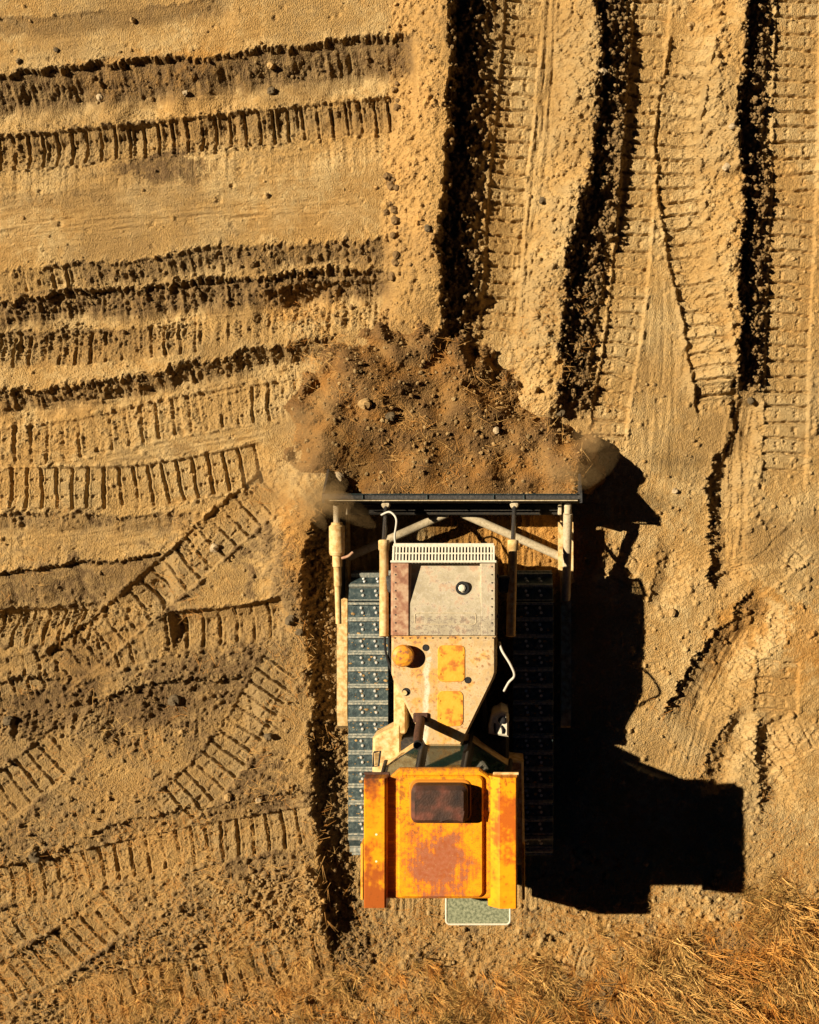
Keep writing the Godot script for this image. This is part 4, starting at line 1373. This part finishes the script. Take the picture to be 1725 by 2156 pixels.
	for h in [[-0.255, -1.07, 0.042], [0.27, -0.665, 0.042], [-0.50, -0.52, 0.05]]:
		st = begin()
		lathe(st, Vector3(h[0], 1.985, h[1]), [Vector2(h[2], 0.0), Vector2(h[2], 0.006), Vector2(h[2] * 0.9, 0.008), Vector2(h[2] * 0.86, 0.003), Vector2(0.0, 0.003)], 20)
		commit(st, "dark_hole_disc", mats.black_rubber, rear)
	st = begin()
	lathe(st, Vector3(-0.515, 1.985, -0.51), [Vector2(0.032, 0.0), Vector2(0.03, 0.03), Vector2(0.0, 0.034)], 12)
	commit(st, "plug", mats.dusty_paint, rear)
	# exhaust
	st = begin()
	box(st, Vector3(-0.315, 2.0, -0.20), Vector3(0.19, 0.05, 0.12), 0.015)
	tube(st, [Vector3(-0.315, 1.99, -0.19), Vector3(-0.31, 2.2, -0.14), Vector3(-0.305, 2.5, -0.075), Vector3(-0.29, 2.74, -0.01)], [0.052, 0.058, 0.058, 0.052], 18, false)
	var stack := commit(st, "exhaust_stack", mats.burnt_rust, m)
	st = begin()
	lathe(st, Vector3(-0.29, 2.72, -0.015), [Vector2(0.046, -0.2), Vector2(0.046, 0.03), Vector2(0.056, 0.032), Vector2(0.058, 0.0)], 18, Basis(Vector3.RIGHT, 0.25))
	lathe(st, Vector3(-0.292, 2.64, -0.035), [Vector2(0.047, 0.0), Vector2(0.0, 0.001)], 18, Basis(Vector3.RIGHT, 0.25))
	commit(st, "pipe_mouth", mats.black_rubber, stack)


func build_cab(m: Node3D) -> void:
	var low := [Vector2(-0.80, 1.70), Vector2(-0.80, 0.44), Vector2(-0.30, 0.10), Vector2(0.30, 0.10), Vector2(0.80, 0.44), Vector2(0.80, 1.70)]
	var high := [Vector2(-0.76, 1.68), Vector2(-0.76, 0.56), Vector2(-0.27, 0.27), Vector2(0.27, 0.27), Vector2(0.76, 0.56), Vector2(0.76, 1.68)]
	var corner := func(i: int, y: float) -> Vector3:
		var p: Vector2 = low[i % 6].lerp(high[i % 6], (y - 1.5) / 1.46)
		return Vector3(p.x, y, p.y)
	var st := begin()
	for i in 6:
		var a: Vector3 = corner.call(i, 1.5)
		var b: Vector3 = corner.call(i + 1, 1.5)
		var c: Vector3 = corner.call(i + 1, 1.77)
		var d: Vector3 = corner.call(i, 1.77)
		var out := (a + b) / 2.0 - Vector3(0, 1.5, 1.0)
		plate(st, a, b, c, d, out, 0.03)
	var cab := commit(st, "cab", mats.dusty_paint, m)
	for i in 6:
		st = begin()
		tube(st, [corner.call(i, 1.5), corner.call(i, 2.96)], [0.028], 8)
		commit(st, "pillar", mats.greasy_frame, cab)
		st = begin()
		var across_top: Vector3 = (corner.call(i, 1.5) + corner.call(i + 1, 1.5)) / 2.0 - Vector3(0, 1.5, 1.0)
		plate(st, corner.call(i, 2.90), corner.call(i + 1, 2.90), corner.call(i + 1, 2.97), corner.call(i, 2.97), across_top, 0.03)
		commit(st, "header", mats.greasy_frame, cab)
	for i in 6:
		var f := func(s: float, y: float, inset: float) -> Vector3:
			var p: Vector3 = corner.call(i, y)
			return p.lerp(corner.call(i + 1, y), s) + Vector3(0, 0, inset)
		var long: float = corner.call(i, 2.4).distance_to(corner.call(i + 1, 2.4))
		var e := 0.05 / long
		var out: Vector3 = (corner.call(i, 2.4) + corner.call(i + 1, 2.4)) / 2.0 - Vector3(0, 2.4, 1.0)
		st = begin()
		plate(st, f.call(e * 0.5, 1.78, 0), f.call(1 - e * 0.5, 1.78, 0), f.call(1 - e * 0.5, 1.82, 0), f.call(e * 0.5, 1.82, 0), out, 0.02)
		plate(st, f.call(e * 0.5, 2.85, 0), f.call(1 - e * 0.5, 2.85, 0), f.call(1 - e * 0.5, 2.89, 0), f.call(e * 0.5, 2.89, 0), out, 0.02)
		plate(st, f.call(e * 0.5, 1.82, 0), f.call(e * 1.3, 1.82, 0), f.call(e * 1.3, 2.85, 0), f.call(e * 0.5, 2.85, 0), out, 0.02)
		plate(st, f.call(1 - e * 1.3, 1.82, 0), f.call(1 - e * 0.5, 1.82, 0), f.call(1 - e * 0.5, 2.85, 0), f.call(1 - e * 1.3, 2.85, 0), out, 0.02)
		var window := commit(st, "window", mats.black_rubber, cab)
		st = begin()
		plate(st, f.call(e * 1.3, 1.82, 0.004), f.call(1 - e * 1.3, 1.82, 0.004), f.call(1 - e * 1.3, 2.85, 0.004), f.call(e * 1.3, 2.85, 0.004), out, 0.006)
		commit(st, "pane", mats.cab_glass, window)
	st = begin()
	box(st, Vector3(0, 1.60, 1.05), Vector3(1.45, 0.06, 1.2), 0.01)
	commit(st, "cab_floor", mats.greasy_frame, cab)
	st = begin()
	box(st, Vector3(0, 2.0, 1.1), Vector3(0.52, 0.16, 0.5), 0.04)
	box(st, Vector3(0, 2.35, 1.36), Vector3(0.52, 0.65, 0.12), 0.04)
	commit(st, "seat", mats.black_rubber, cab)
	st = begin()
	box(st, Vector3(0, 2.0, 0.46), Vector3(0.9, 0.36, 0.16), 0.03)
	commit(st, "dashboard", patterned("dash_green", grain(0.03, 4, [[0.0, 0.01, 0.03, 0.022], [1.0, 0.03, 0.075, 0.05]], 26), 2.0, 0.8), cab)
	# mirror frame at the corner
	st = begin()
	var mf := [Vector3(-0.90, 1.95, 0.24), Vector3(-0.82, 1.98, 0.22), Vector3(-0.84, 2.0, 0.40), Vector3(-0.91, 1.96, 0.42), Vector3(-0.90, 1.95, 0.24)]
	tube(st, mf, [0.014], 6)
	commit(st, "mirror_bracket", mats.black_rubber, cab)
	st = begin()
	box(st, Vector3(-0.868, 1.97, 0.32), Vector3(0.06, 0.015, 0.15), 0.005, Basis(Vector3.FORWARD, 0.4))
	commit(st, "mirror", mats.dusty_paint, cab)
	# ---- roof
	var yellow := Color(0.76, 0.315, 0.006)
	var deep := Color(0.66, 0.215, 0.006)
	var rust_red := Color(0.30, 0.085, 0.03)
	var roof_paint := painted("roof_paint", 220, 300, Vector2(1.1, 1.55), 90, 0.45, func(x: float, y: float, a: float, b: float, c: float) -> Color:
		var col := yellow.lerp(deep, clampf(0.25 + a * 0.8 + 0.5 * b, 0.0, 1.0))
		var blot := 1.25 - Vector2((x - 0.46) / 0.32, (y - 0.68) / 0.27).length() + a * 0.65 + b * 0.30 + 0.30 * streak_noise.get_noise_2d(x * 26.0, y * 2.2) + 0.2 * c
		col = col.lerp(Color(0.56, 0.16, 0.015), smoothstep(-0.1, 0.55, blot))
		col = col.lerp(rust_red.lerp(Color(0.36, 0.13, 0.07), clampf(0.5 + b, 0.0, 1.0)), smoothstep(0.34, 0.65, blot) * 0.95)
		var soot := 0.62 - absf(y - 0.20) * 3.0 + a * 0.8 + b * 1.1 + c * 0.5
		col = col.lerp(Color(0.22, 0.08, 0.015), smoothstep(0.45, 0.9, soot) * 0.7)
		col = col.lerp(Color(0.24, 0.09, 0.02), smoothstep(0.36, 0.50, c + 0.3 * b) * 0.7)
		var scratch := absf(streak_noise.get_noise_2d(x * 30.0 + y * 9.0, y * 1.5 + 40.0))
		col = col.lerp(Color(0.62, 0.42, 0.16), (1.0 - smoothstep(0.0, 0.02, scratch)) * smoothstep(0.0, 0.3, b + 0.1) * 0.6)
		var border := minf(minf(x, 1.0 - x) * 1.1, minf(y, 1.0 - y) * 1.55)
		col = col.lerp(Color(0.26, 0.10, 0.03), smoothstep(0.06, 0.0, border - 0.05 * (b + c)) * 0.6)
		return col * (1.0 + 0.08 * c))
	var west_paint := painted("west_beam_paint", 80, 300, Vector2(0.35, 1.55), 100, 0.4, func(x: float, y: float, a: float, b: float, c: float) -> Color:
		var col := yellow.lerp(deep, clampf(0.45 + a + 0.5 * b, 0.0, 1.0))
		var ends := 0.12 + maxf(0.14 - y, (y - 0.55) * 0.75) * 4.5 + a * 0.9 + b * 0.25 + 0.25 * streak_noise.get_noise_2d(x * 9.0, y * 2.5) + 0.15 * c
		col = col.lerp(Color(0.34, 0.085, 0.012), smoothstep(0.0, 0.9, ends))
		col = col.lerp(Color(0.06, 0.03, 0.018), smoothstep(0.05, 0.22, 0.14 - y + b * 0.08 + a * 0.05))
		col = col.lerp(Color(0.16, 0.05, 0.01), smoothstep(0.4, 0.8, b + 0.6 * c) * 0.6)
		for s in [0.43, 0.635]:
			if Vector2((x - 0.42) * 0.35, (y - s) * 1.55).length() < 0.013:
				col = Color(0.75, 0.70, 0.55)
		return col * (1.0 + 0.10 * c))
	var east_paint := painted("east_beam_paint", 80, 300, Vector2(0.35, 1.55), 110, 0.4, func(x: float, y: float, a: float, b: float, c: float) -> Color:
		var col := yellow.lerp(deep, clampf(0.3 + a + 0.5 * b, 0.0, 1.0))
		var blot := 0.98 - Vector2((x - 0.85) / 0.75, (y - 0.36) / 0.30).length() + a * 0.9 + b * 0.4 + 0.25 * streak_noise.get_noise_2d(x * 9.0, y * 2.5 + 7.0) + 0.15 * c
		col = col.lerp(Color(0.42, 0.09, 0.010), smoothstep(-0.25, 0.6, blot) * 0.9)
		col = col.lerp(Color(0.30, 0.08, 0.01), smoothstep(0.35, 0.7, b + 0.3 * a + (0.25 if y < 0.12 else -0.1)) * 0.7)
		return col * (1.0 + 0.08 * c))
	st = begin()
	uv_rect = Rect2(-0.55, 0.2, 1.14, 1.6)
	slab(st, PackedVector2Array([Vector2(-0.64, 0.34), Vector2(-0.48, 0.20), Vector2(0.44, 0.20), Vector2(0.62, 0.34), Vector2(0.66, 1.70), Vector2(-0.64, 1.70)]), 2.95, 3.035, 0.02)
	var roof := commit(st, "roof", roof_paint, m)
	st = begin()
	slab(st, round_rect(-0.49, 0.27, 0.49, 1.67, 0.07), 3.02, 3.085, 0.018)
	commit(st, "roof_panel", roof_paint, roof)
	st = begin()
	uv_rect = Rect2(-0.88, 0.28, 0.35, 1.5)
	extrude(st, PackedVector2Array([Vector2(-0.877, 2.90), Vector2(-0.877, 3.12), Vector2(-0.86, 3.15), Vector2(-0.64, 3.15), Vector2(-0.62, 3.13), Vector2(-0.60, 2.90)]), Vector3.RIGHT, Vector3.UP, Vector3.BACK, 0.285, 1.765)
	commit(st, "protective_beam", west_paint, roof)
	st = begin()
	uv_rect = Rect2(0.52, 0.28, 0.37, 1.5)
	extrude(st, PackedVector2Array([Vector2(0.54, 3.00), Vector2(0.58, 3.045), Vector2(0.655, 3.10), Vector2(0.68, 3.115), Vector2(0.86, 3.115), Vector2(0.877, 3.09), Vector2(0.877, 2.90), Vector2(0.54, 2.90)]), Vector3.RIGHT, Vector3.UP, Vector3.BACK, 0.285, 1.785)
	commit(st, "protective_beam", east_paint, roof)
	uv_rect = Rect2()
	for side in [-1.0, 1.0]:
		st = begin()
		box(st, Vector3(side * 0.75, 2.945, 0.275), Vector3(0.30, 0.03, 0.03), 0.006)
		commit(st, "beam_cap", mats.burnt_rust if side < 0 else mats.dusty_paint, roof)
	# housing on the roof
	st = begin()
	slab(st, round_rect(-0.36, 0.31, 0.35, 0.79, 0.09), 3.07, 3.105, 0.012)
	commit(st, "housing_flange", roof_paint, roof)
	var hood_st := begin()
	slab(hood_st, round_rect(-0.325, 0.34, 0.315, 0.765, 0.075), 3.09, 3.30, 0.045)
	var unit := commit(hood_st, "air_conditioner", mats.scorched_box, roof)
	unit.set_meta("label", "scorched dark brown housing on the yellow roof")
	st = begin()
	plate(st, Vector3(0.02, 3.303, 0.60), Vector3(0.16, 3.303, 0.57), Vector3(0.14, 3.312, 0.70), Vector3(0.0, 3.306, 0.74), Vector3.UP, 0.01)
	plate(st, Vector3(0.16, 3.303, 0.57), Vector3(0.28, 3.302, 0.62), Vector3(0.26, 3.302, 0.74), Vector3(0.14, 3.312, 0.70), Vector3.UP, 0.01)
	commit(st, "dent", mats.scorched_box, unit)


# =================================================================== stones and clods
func rock_mesh(number: int, angular: float, tint: Color) -> ArrayMesh:
	var n := noise_of(0.9, 2, number)
	var facets := noise_of(0.8, 1, number + 7, FastNoiseLite.TYPE_CELLULAR)
	facets.cellular_return_type = FastNoiseLite.RETURN_CELL_VALUE
	var st := begin()
	var rows := 7
	var cols := 10
	var p := func(i: int, j: int) -> Vector3:
		var a := PI * i / rows
		var b := TAU * (j % cols) / cols + 0.3 * i
		var d := Vector3(sin(a) * cos(b), cos(a), sin(a) * sin(b))
		return d * (1.0 + 0.38 * n.get_noise_3dv(d * 1.6) + angular * facets.get_noise_3dv(d * 1.3)) * Vector3(1.0, 0.75, 0.85)
	st.set_color(tint)
	for i in rows:
		for j in cols:
			var q := [p.call(i, j), p.call(i, j + 1), p.call(i + 1, j + 1), p.call(i + 1, j)]
			var out: Vector3 = q[0] + q[1] + q[2] + q[3]
			if i > 0:
				tri(st, q[0], q[1], q[2], out)
			if i < rows - 1:
				tri(st, q[0], q[2], q[3], out)
	st.generate_normals()
	return st.commit()


func build_stones() -> void:
	var pale := Color(0.44, 0.35, 0.22)
	var dark := Color(0.13, 0.10, 0.06)
	var tan := Color(0.40, 0.27, 0.12)
	var list := [  # plan place, size in plan units, colour, label
		[1141, 428, 8, dark, "lone dark brown stone on the smooth streak beside a track print"],
		[730, 1007, 12, pale, "pale flat stone on the heap just ahead of the dusty blade end"],
		[1046, 911, 8, pale, "small white stone on the dark heap, nearest its eastern rim"],
		[835, 887, 11, dark, "dark angular rock on the middle of the heap"],
		[780, 858, 14, tan, "biggest brown lump on the heap, among smaller rocks"],
		[1415, 1289, 10, tan, "tan rock on bare earth right of the cab shadow"],
		[1421, 1034, 7, pale, "pale pebble alone on the scraped earth right of the blade"],
		[568, 1548, 9, dark, "dark red brown stone above the diagonal track prints"],
		[483, 1675, 9, tan, "tan stone in shadow beside the diagonal track prints"],
		[545, 1684, 7, pale, "small pale stone beside a tan one near the lower prints"],
		[365, 1475, 11, dark, "upright dark clod with a pointed shadow on the dark bank"],
		[20, 1517, 12, dark, "blackish clod at the left edge of the dark bank"],
		[383, 1541, 6, tan, "small round tan pebble below the dark bank"],
		[568, 133, 9, tan, "tan stone on the slope of the topmost bank"],
		[200, 195, 8, pale, "pale stone at the foot of the topmost bank"],
		[385, 189, 6, pale, "small pale stone lying below the topmost bank"],
		[42, 131, 7, dark, "dark stone on the pale flat above the topmost bank"],
		[118, 105, 6, dark, "small dark stone higher on the pale flat at upper left"],
		[566, 180, 9, dark, "dark clod on the narrow pale strip between two banks"],
		[280, 43, 7, tan, "tan stone on the bright flat at the top"],
		[1528, 290, 8, pale, "white stone on the crest of the easternmost windrow"],
		[1520, 367, 9, pale, "pale lump just below the white stone on the windrow"],
		[1263, 177, 10, pale, "pale rock on the crest of the middle windrow"],
		[1125, 669, 14, tan, "large round tan clod between the heap and the middle windrow"],
		[1453, 55, 9, tan, "tan stone on the upper windrow flank near the frame top"],
		[453, 1153, 11, pale, "pale broken clod in the diagonal track print"],
		[1580, 844, 9, dark, "dark lump at the foot of the easternmost windrow"],
		[905, 495, 8, dark, "dark stone on the orange flank of the tall berm"],
		[613, 1305, 12, dark, "dark clod where the middle track print ends near the dozer"],
		[632, 1330, 9, dark, "smaller dark clod next to the cut beside the dozer"],
		[80, 1800, 13, dark, "dark clod above the lower left track print"],
		[1180, 870, 10, dark, "dark rock at the foot of the middle windrow"],
	]
	var shapes := [rock_mesh(1, 0.10, Color.WHITE), rock_mesh(2, 0.16, Color.WHITE), rock_mesh(3, 0.06, Color.WHITE)]
	var soils := {}
	for k in list.size():
		var d: Array = list[k]
		var key: String = str(d[3])
		if not soils.has(key):
			var sm: StandardMaterial3D = mats.clod.duplicate()
			sm.albedo_color = (d[3] as Color).linear_to_srgb()
			soils[key] = sm
		var p := plan(d[0], d[1])
		if p.x < edge_x(p.y):
			p *= 0.981
		var r: float = d[2] / UNIT
		var o := obj(numbered("stone"), shapes[k % 3], soils[key], self, Vector3(p.x, ground_at(p.x, p.y) + r * 0.28, p.y))
		o.scale = Vector3.ONE * r * (1.0 if k != 10 else 1.3)
		o.rotation = Vector3(rng.randf() * 0.5, rng.randf() * TAU, rng.randf() * 0.5)
		tag(o, d[4], "stone", "stones lying about")
	# the row of clods where the passes end at the foot of the berm
	var clod_soil: StandardMaterial3D = mats.clod.duplicate()
	clod_soil.albedo_color = Color(0.20, 0.13, 0.06).linear_to_srgb()
	for q in [[833, 165], [828, 180], [836, 205], [834, 222], [818, 377], [830, 383], [826, 396], [838, 402], [824, 432], [815, 449], [832, 446], [834, 470], [830, 500], [836, 540], [834, 556], [826, 583], [700, 600], [735, 640], [690, 625]]:
		var p := plan(q[0], q[1]) * 0.981
		var r := rng.randf_range(5.0, 10.0) / UNIT
		var o := obj(numbered("dirt_clod"), shapes[rng.randi() % 3], clod_soil, self, Vector3(p.x, ground_at(p.x, p.y) + r * 0.3, p.y))
		o.scale = Vector3.ONE * r
		o.rotation = Vector3(rng.randf() * 0.5, rng.randf() * TAU, rng.randf() * 0.5)
		tag(o, "dark dirt clod in the row along the foot of the tall berm", "clod", "clods along the foot of the berm")


func build_clods() -> void:
	for kind in 3:
		var spots := []
		var tries := 0
		while spots.size() < 4200 and tries < 90000:
			tries += 1
			var x := rng.randf_range(GX0 + 0.1, GX0 + NX * CELL - 0.1)
			var z := rng.randf_range(GZ0 + 0.1, GZ0 + NZ * CELL - 0.1)
			var l := field_at(loose, x, z)
			if rng.randf() > 0.010 + 0.25 * l * l:
				continue
			var r := 0.009 + 0.026 * pow(rng.randf(), 4.0) + 0.006 * l * rng.randf()
			spots.append([x, z, r])
		var mm := MultiMesh.new()
		mm.transform_format = MultiMesh.TRANSFORM_3D
		mm.use_colors = true
		mm.mesh = rock_mesh(11 + kind, 0.12, Color.WHITE)
		mm.instance_count = spots.size()
		for i in spots.size():
			var s: Array = spots[i]
			var turn := Basis.from_euler(Vector3(rng.randf() * TAU, rng.randf() * TAU, rng.randf() * TAU)).scaled(Vector3.ONE * s[2])
			mm.set_instance_transform(i, Transform3D(turn, Vector3(s[0], ground_at(s[0], s[1]) + s[2] * 0.15, s[1])))
			mm.set_instance_color(i, earth(clampf(field_at(damp_shade, s[0], s[1]) * 0.8 + rng.randf_range(-0.1, 0.25), 0, 1), field_at(rust, s[0], s[1]), rng.randf_range(-0.4, 0.8), 0.0, 0.0))
		var o := MultiMeshInstance3D.new()
		o.name = numbered("soil_crumbs")
		o.multimesh = mm
		o.material_override = mats.clod
		add_child(o)
		tag(o, ["fine dry soil crumbs strewn over the ground", "broken soil bits scattered on banks and windrows", "small earth lumps loose on the surface"][kind], "soil", "", "stuff")


# =================================================================== dry grass and straw
func blade_of(st: SurfaceTool, base: Vector3, dir: Vector3, length: float, width: float, droop: float, tint: Color) -> void:
	var side := dir.cross(Vector3.UP).normalized() * width / 2.0
	var p := base
	var d := dir
	var steps := 3
	st.set_color(tint)
	for k in steps:
		var q := p + d * length / steps
		var w0 := 1.0 - 0.75 * k / steps
		var w1 := 1.0 - 0.75 * (k + 1) / steps
		quad(st, p - side * w0, p + side * w0, q + side * w1, q - side * w1, Vector3.UP, 1)
		p = q
		d = (d + Vector3.DOWN * droop).normalized()


func scatter(called: String, label: String, mesh: Mesh, spots: Array, category: String) -> void:
	var mm := MultiMesh.new()
	mm.transform_format = MultiMesh.TRANSFORM_3D
	mm.use_colors = true
	mm.mesh = mesh
	mm.instance_count = spots.size()
	for i in spots.size():
		mm.set_instance_transform(i, spots[i][0])
		mm.set_instance_color(i, spots[i][1])
	var o := MultiMeshInstance3D.new()
	o.name = numbered(called)
	o.multimesh = mm
	o.material_override = mats.straw
	add_child(o)
	tag(o, label, category, "", "stuff")


# How much dry grass stands at a place (0 to 1).
func grassy(x: float, z: float, n: float) -> float:
	var u := x * UNIT + PU
	var v := z * UNIT + PV
	var south := smoothstep(-0.1, 0.5, (v - (2035.0 - 0.10 * maxf(u - 850.0, 0.0))) / 170.0 + n * 0.9) * smoothstep(720.0, 900.0, u + n * 120.0)
	var corner := smoothstep(0.0, 0.6, (v - 1960.0) / 200.0 + (u - 1350.0) / 500.0 + n * 0.6)
	var west := 0.62 * smoothstep(0.0, 0.5, (v - (2075.0 - 0.10 * u)) / 110.0 + n * 1.1) * smoothstep(120.0, 330.0, u)
	return clampf(maxf(maxf(south * 0.62, corner), west * 0.55), 0.0, 1.0)


func build_grass() -> void:
	var tufts := []
	for k in 3:
		var st := begin()
		for b in 14:
			var a := rng.randf_range(-1.4, 1.4)
			var lean := rng.randf_range(0.4, 2.2)
			var dir := Vector3(cos(a) * lean, 1.0, sin(a) * lean).normalized()
			blade_of(st, Vector3(rng.randf_range(-0.07, 0.07), 0, rng.randf_range(-0.07, 0.07)), dir, rng.randf_range(0.12, 0.38), rng.randf_range(0.009, 0.017), rng.randf_range(0.12, 0.40), Color.WHITE.lerp(Color(0.45, 0.32, 0.22), pow(rng.randf(), 1.5)))
		st.generate_normals()
		tufts.append(st.commit())
	var wide := noise_of(0.8, 3, 51)
	var mid := noise_of(4.0, 2, 52)
	for k in 3:
		var spots := []
		for tries in 16000:
			var x := rng.randf_range(GX0, GX0 + NX * CELL)
			var z := rng.randf_range(5.0, GZ0 + NZ * CELL)
			var a := wide.get_noise_2d(x, z)
			var b := mid.get_noise_2d(x, z)
			var g := grassy(x, z, a)
			if rng.randf() > g * (0.06 + 1.5 * b + 0.4 * a):
				continue
			var size := rng.randf_range(0.5, 1.25) * (0.45 + 0.7 * g)
			var turn := Basis(Vector3.UP, -1.2 + 5.0 * wide.get_noise_2d(x * 0.7 + 40.0, z * 0.7) + rng.randf_range(-1.4, 1.4))
			var tint := Color(0.54, 0.245, 0.040).lerp(Color(0.72, 0.46, 0.15), clampf(0.35 + a * 1.3 + rng.randf_range(-0.5, 0.5), 0, 1)).lerp(Color(0.20, 0.13, 0.03), clampf(rng.randf_range(-0.7, 1.0) + a * 0.6, 0, 0.9))
			spots.append([Transform3D(turn.scaled(Vector3.ONE * size), Vector3(x, ground_at(x, z) - 0.015, z)), tint])
		scatter("dry_grass", ["tawny dry grass covering the bottom of the site", "orange brown dead grass matted over the southern ground", "pale bleached grass among the brown tufts"][k], tufts[k], spots, "grass")
	# fallen straw
	for k in 2:
		var st := begin()
		for b in 9:
			var a := rng.randf() * TAU
			var dir := Vector3(cos(a), rng.randf_range(0.0, 0.25), sin(a)).normalized()
			blade_of(st, Vector3(rng.randf_range(-0.12, 0.12), 0.012, rng.randf_range(-0.12, 0.12)), dir, rng.randf_range(0.05, 0.20), rng.randf_range(0.003, 0.006), rng.randf_range(0.0, 0.12), Color.WHITE.lerp(Color(0.6, 0.5, 0.4), rng.randf()))
		st.generate_normals()
		var mesh := st.commit()
		var spots := []
		for tries in 9000:
			var x := rng.randf_range(GX0, GX0 + NX * CELL)
			var z := rng.randf_range(-3.0, GZ0 + NZ * CELL)
			var a := wide.get_noise_2d(x + 20.0, z)
			var want := smoothstep(3.2, 6.2, z + a * 2.0) * 0.6 + 0.03 * smoothstep(-1.0, 1.0, z)
			if z < -0.3 and x > -3.1 and x < 1.3:
				want = 0.12 + 0.3 * a
			var ex := edge_x(z)
			if z > -0.2 and x < ex and x > ex - 0.45:
				want = maxf(want, 0.22)
			if x > -2.6 and x < 1.0 and z > -0.2 and z < 5.3:
				want = 0.0
			if rng.randf() > want:
				continue
			var tint := Color(0.66, 0.44, 0.16).lerp(Color(0.54, 0.25, 0.05), rng.randf())
			spots.append([Transform3D(Basis(Vector3.UP, rng.randf() * TAU).scaled(Vector3.ONE * rng.randf_range(0.6, 1.3)), Vector3(x, ground_at(x, z) + 0.002, z)), tint])
		scatter("fallen_straw", ["loose straw strewn over the trampled ground", "broken grass stems lying on heap and banks"][k], mesh, spots, "straw")


# =================================================================== dust raised at the ends of the blade
func build_dust() -> void:
	var clouds := [
		["drifting tan dust cloud at the western blade end", [[690, 1068, 26, 12, 9], [740, 1078, 36, 12, 6], [650, 1045, 45, 32, 9], [618, 1000, 38, 45, 8], [640, 945, 34, 48, 8], [700, 1045, 30, 16, 7], [660, 880, 36, 40, 5]]],
		["small tan dust plume at the eastern blade end", [[1258, 905, 14, 24, 7], [1240, 940, 20, 26, 7], [1212, 980, 34, 24, 7], [1170, 1010, 44, 16, 5]]],
	]
	var dusts := []
	for k in 3:
		var fog := FogMaterial.new()
		fog.resource_name = "dust"
		fog.albedo = Color(0.93, 0.62, 0.28).linear_to_srgb()
		fog.density = [0.16, 0.28, 0.42][k]
		dusts.append(fog)
	for c in clouds:
		var root := Node3D.new()
		root.name = numbered("dust_cloud")
		add_child(root)
		tag(root, c[0], "dust", "", "stuff")
		for d in c[1]:
			for k in maxi(3, d[4] * 2 / 3):
				var p: Vector2 = plan(d[0] + rng.randfn(0.0, 0.5) * d[2], d[1] + rng.randfn(0.0, 0.5) * d[3]) * 0.95
				var puff := FogVolume.new()
				puff.name = "puff"
				puff.shape = RenderingServer.FOG_VOLUME_SHAPE_ELLIPSOID
				puff.size = Vector3(rng.randf_range(1.2, 3.6) * d[2], rng.randf_range(30.0, 90.0), rng.randf_range(1.0, 2.8) * d[3]) / UNIT
				puff.material = dusts[rng.randi() % 3]
				puff.position = Vector3(p.x, rng.randf_range(1.0, 1.5), p.y)
				puff.rotation = Vector3(rng.randf_range(-0.4, 0.4), rng.randf_range(-0.9, 0.9), rng.randf_range(-0.4, 0.4))
				root.add_child(puff, true)
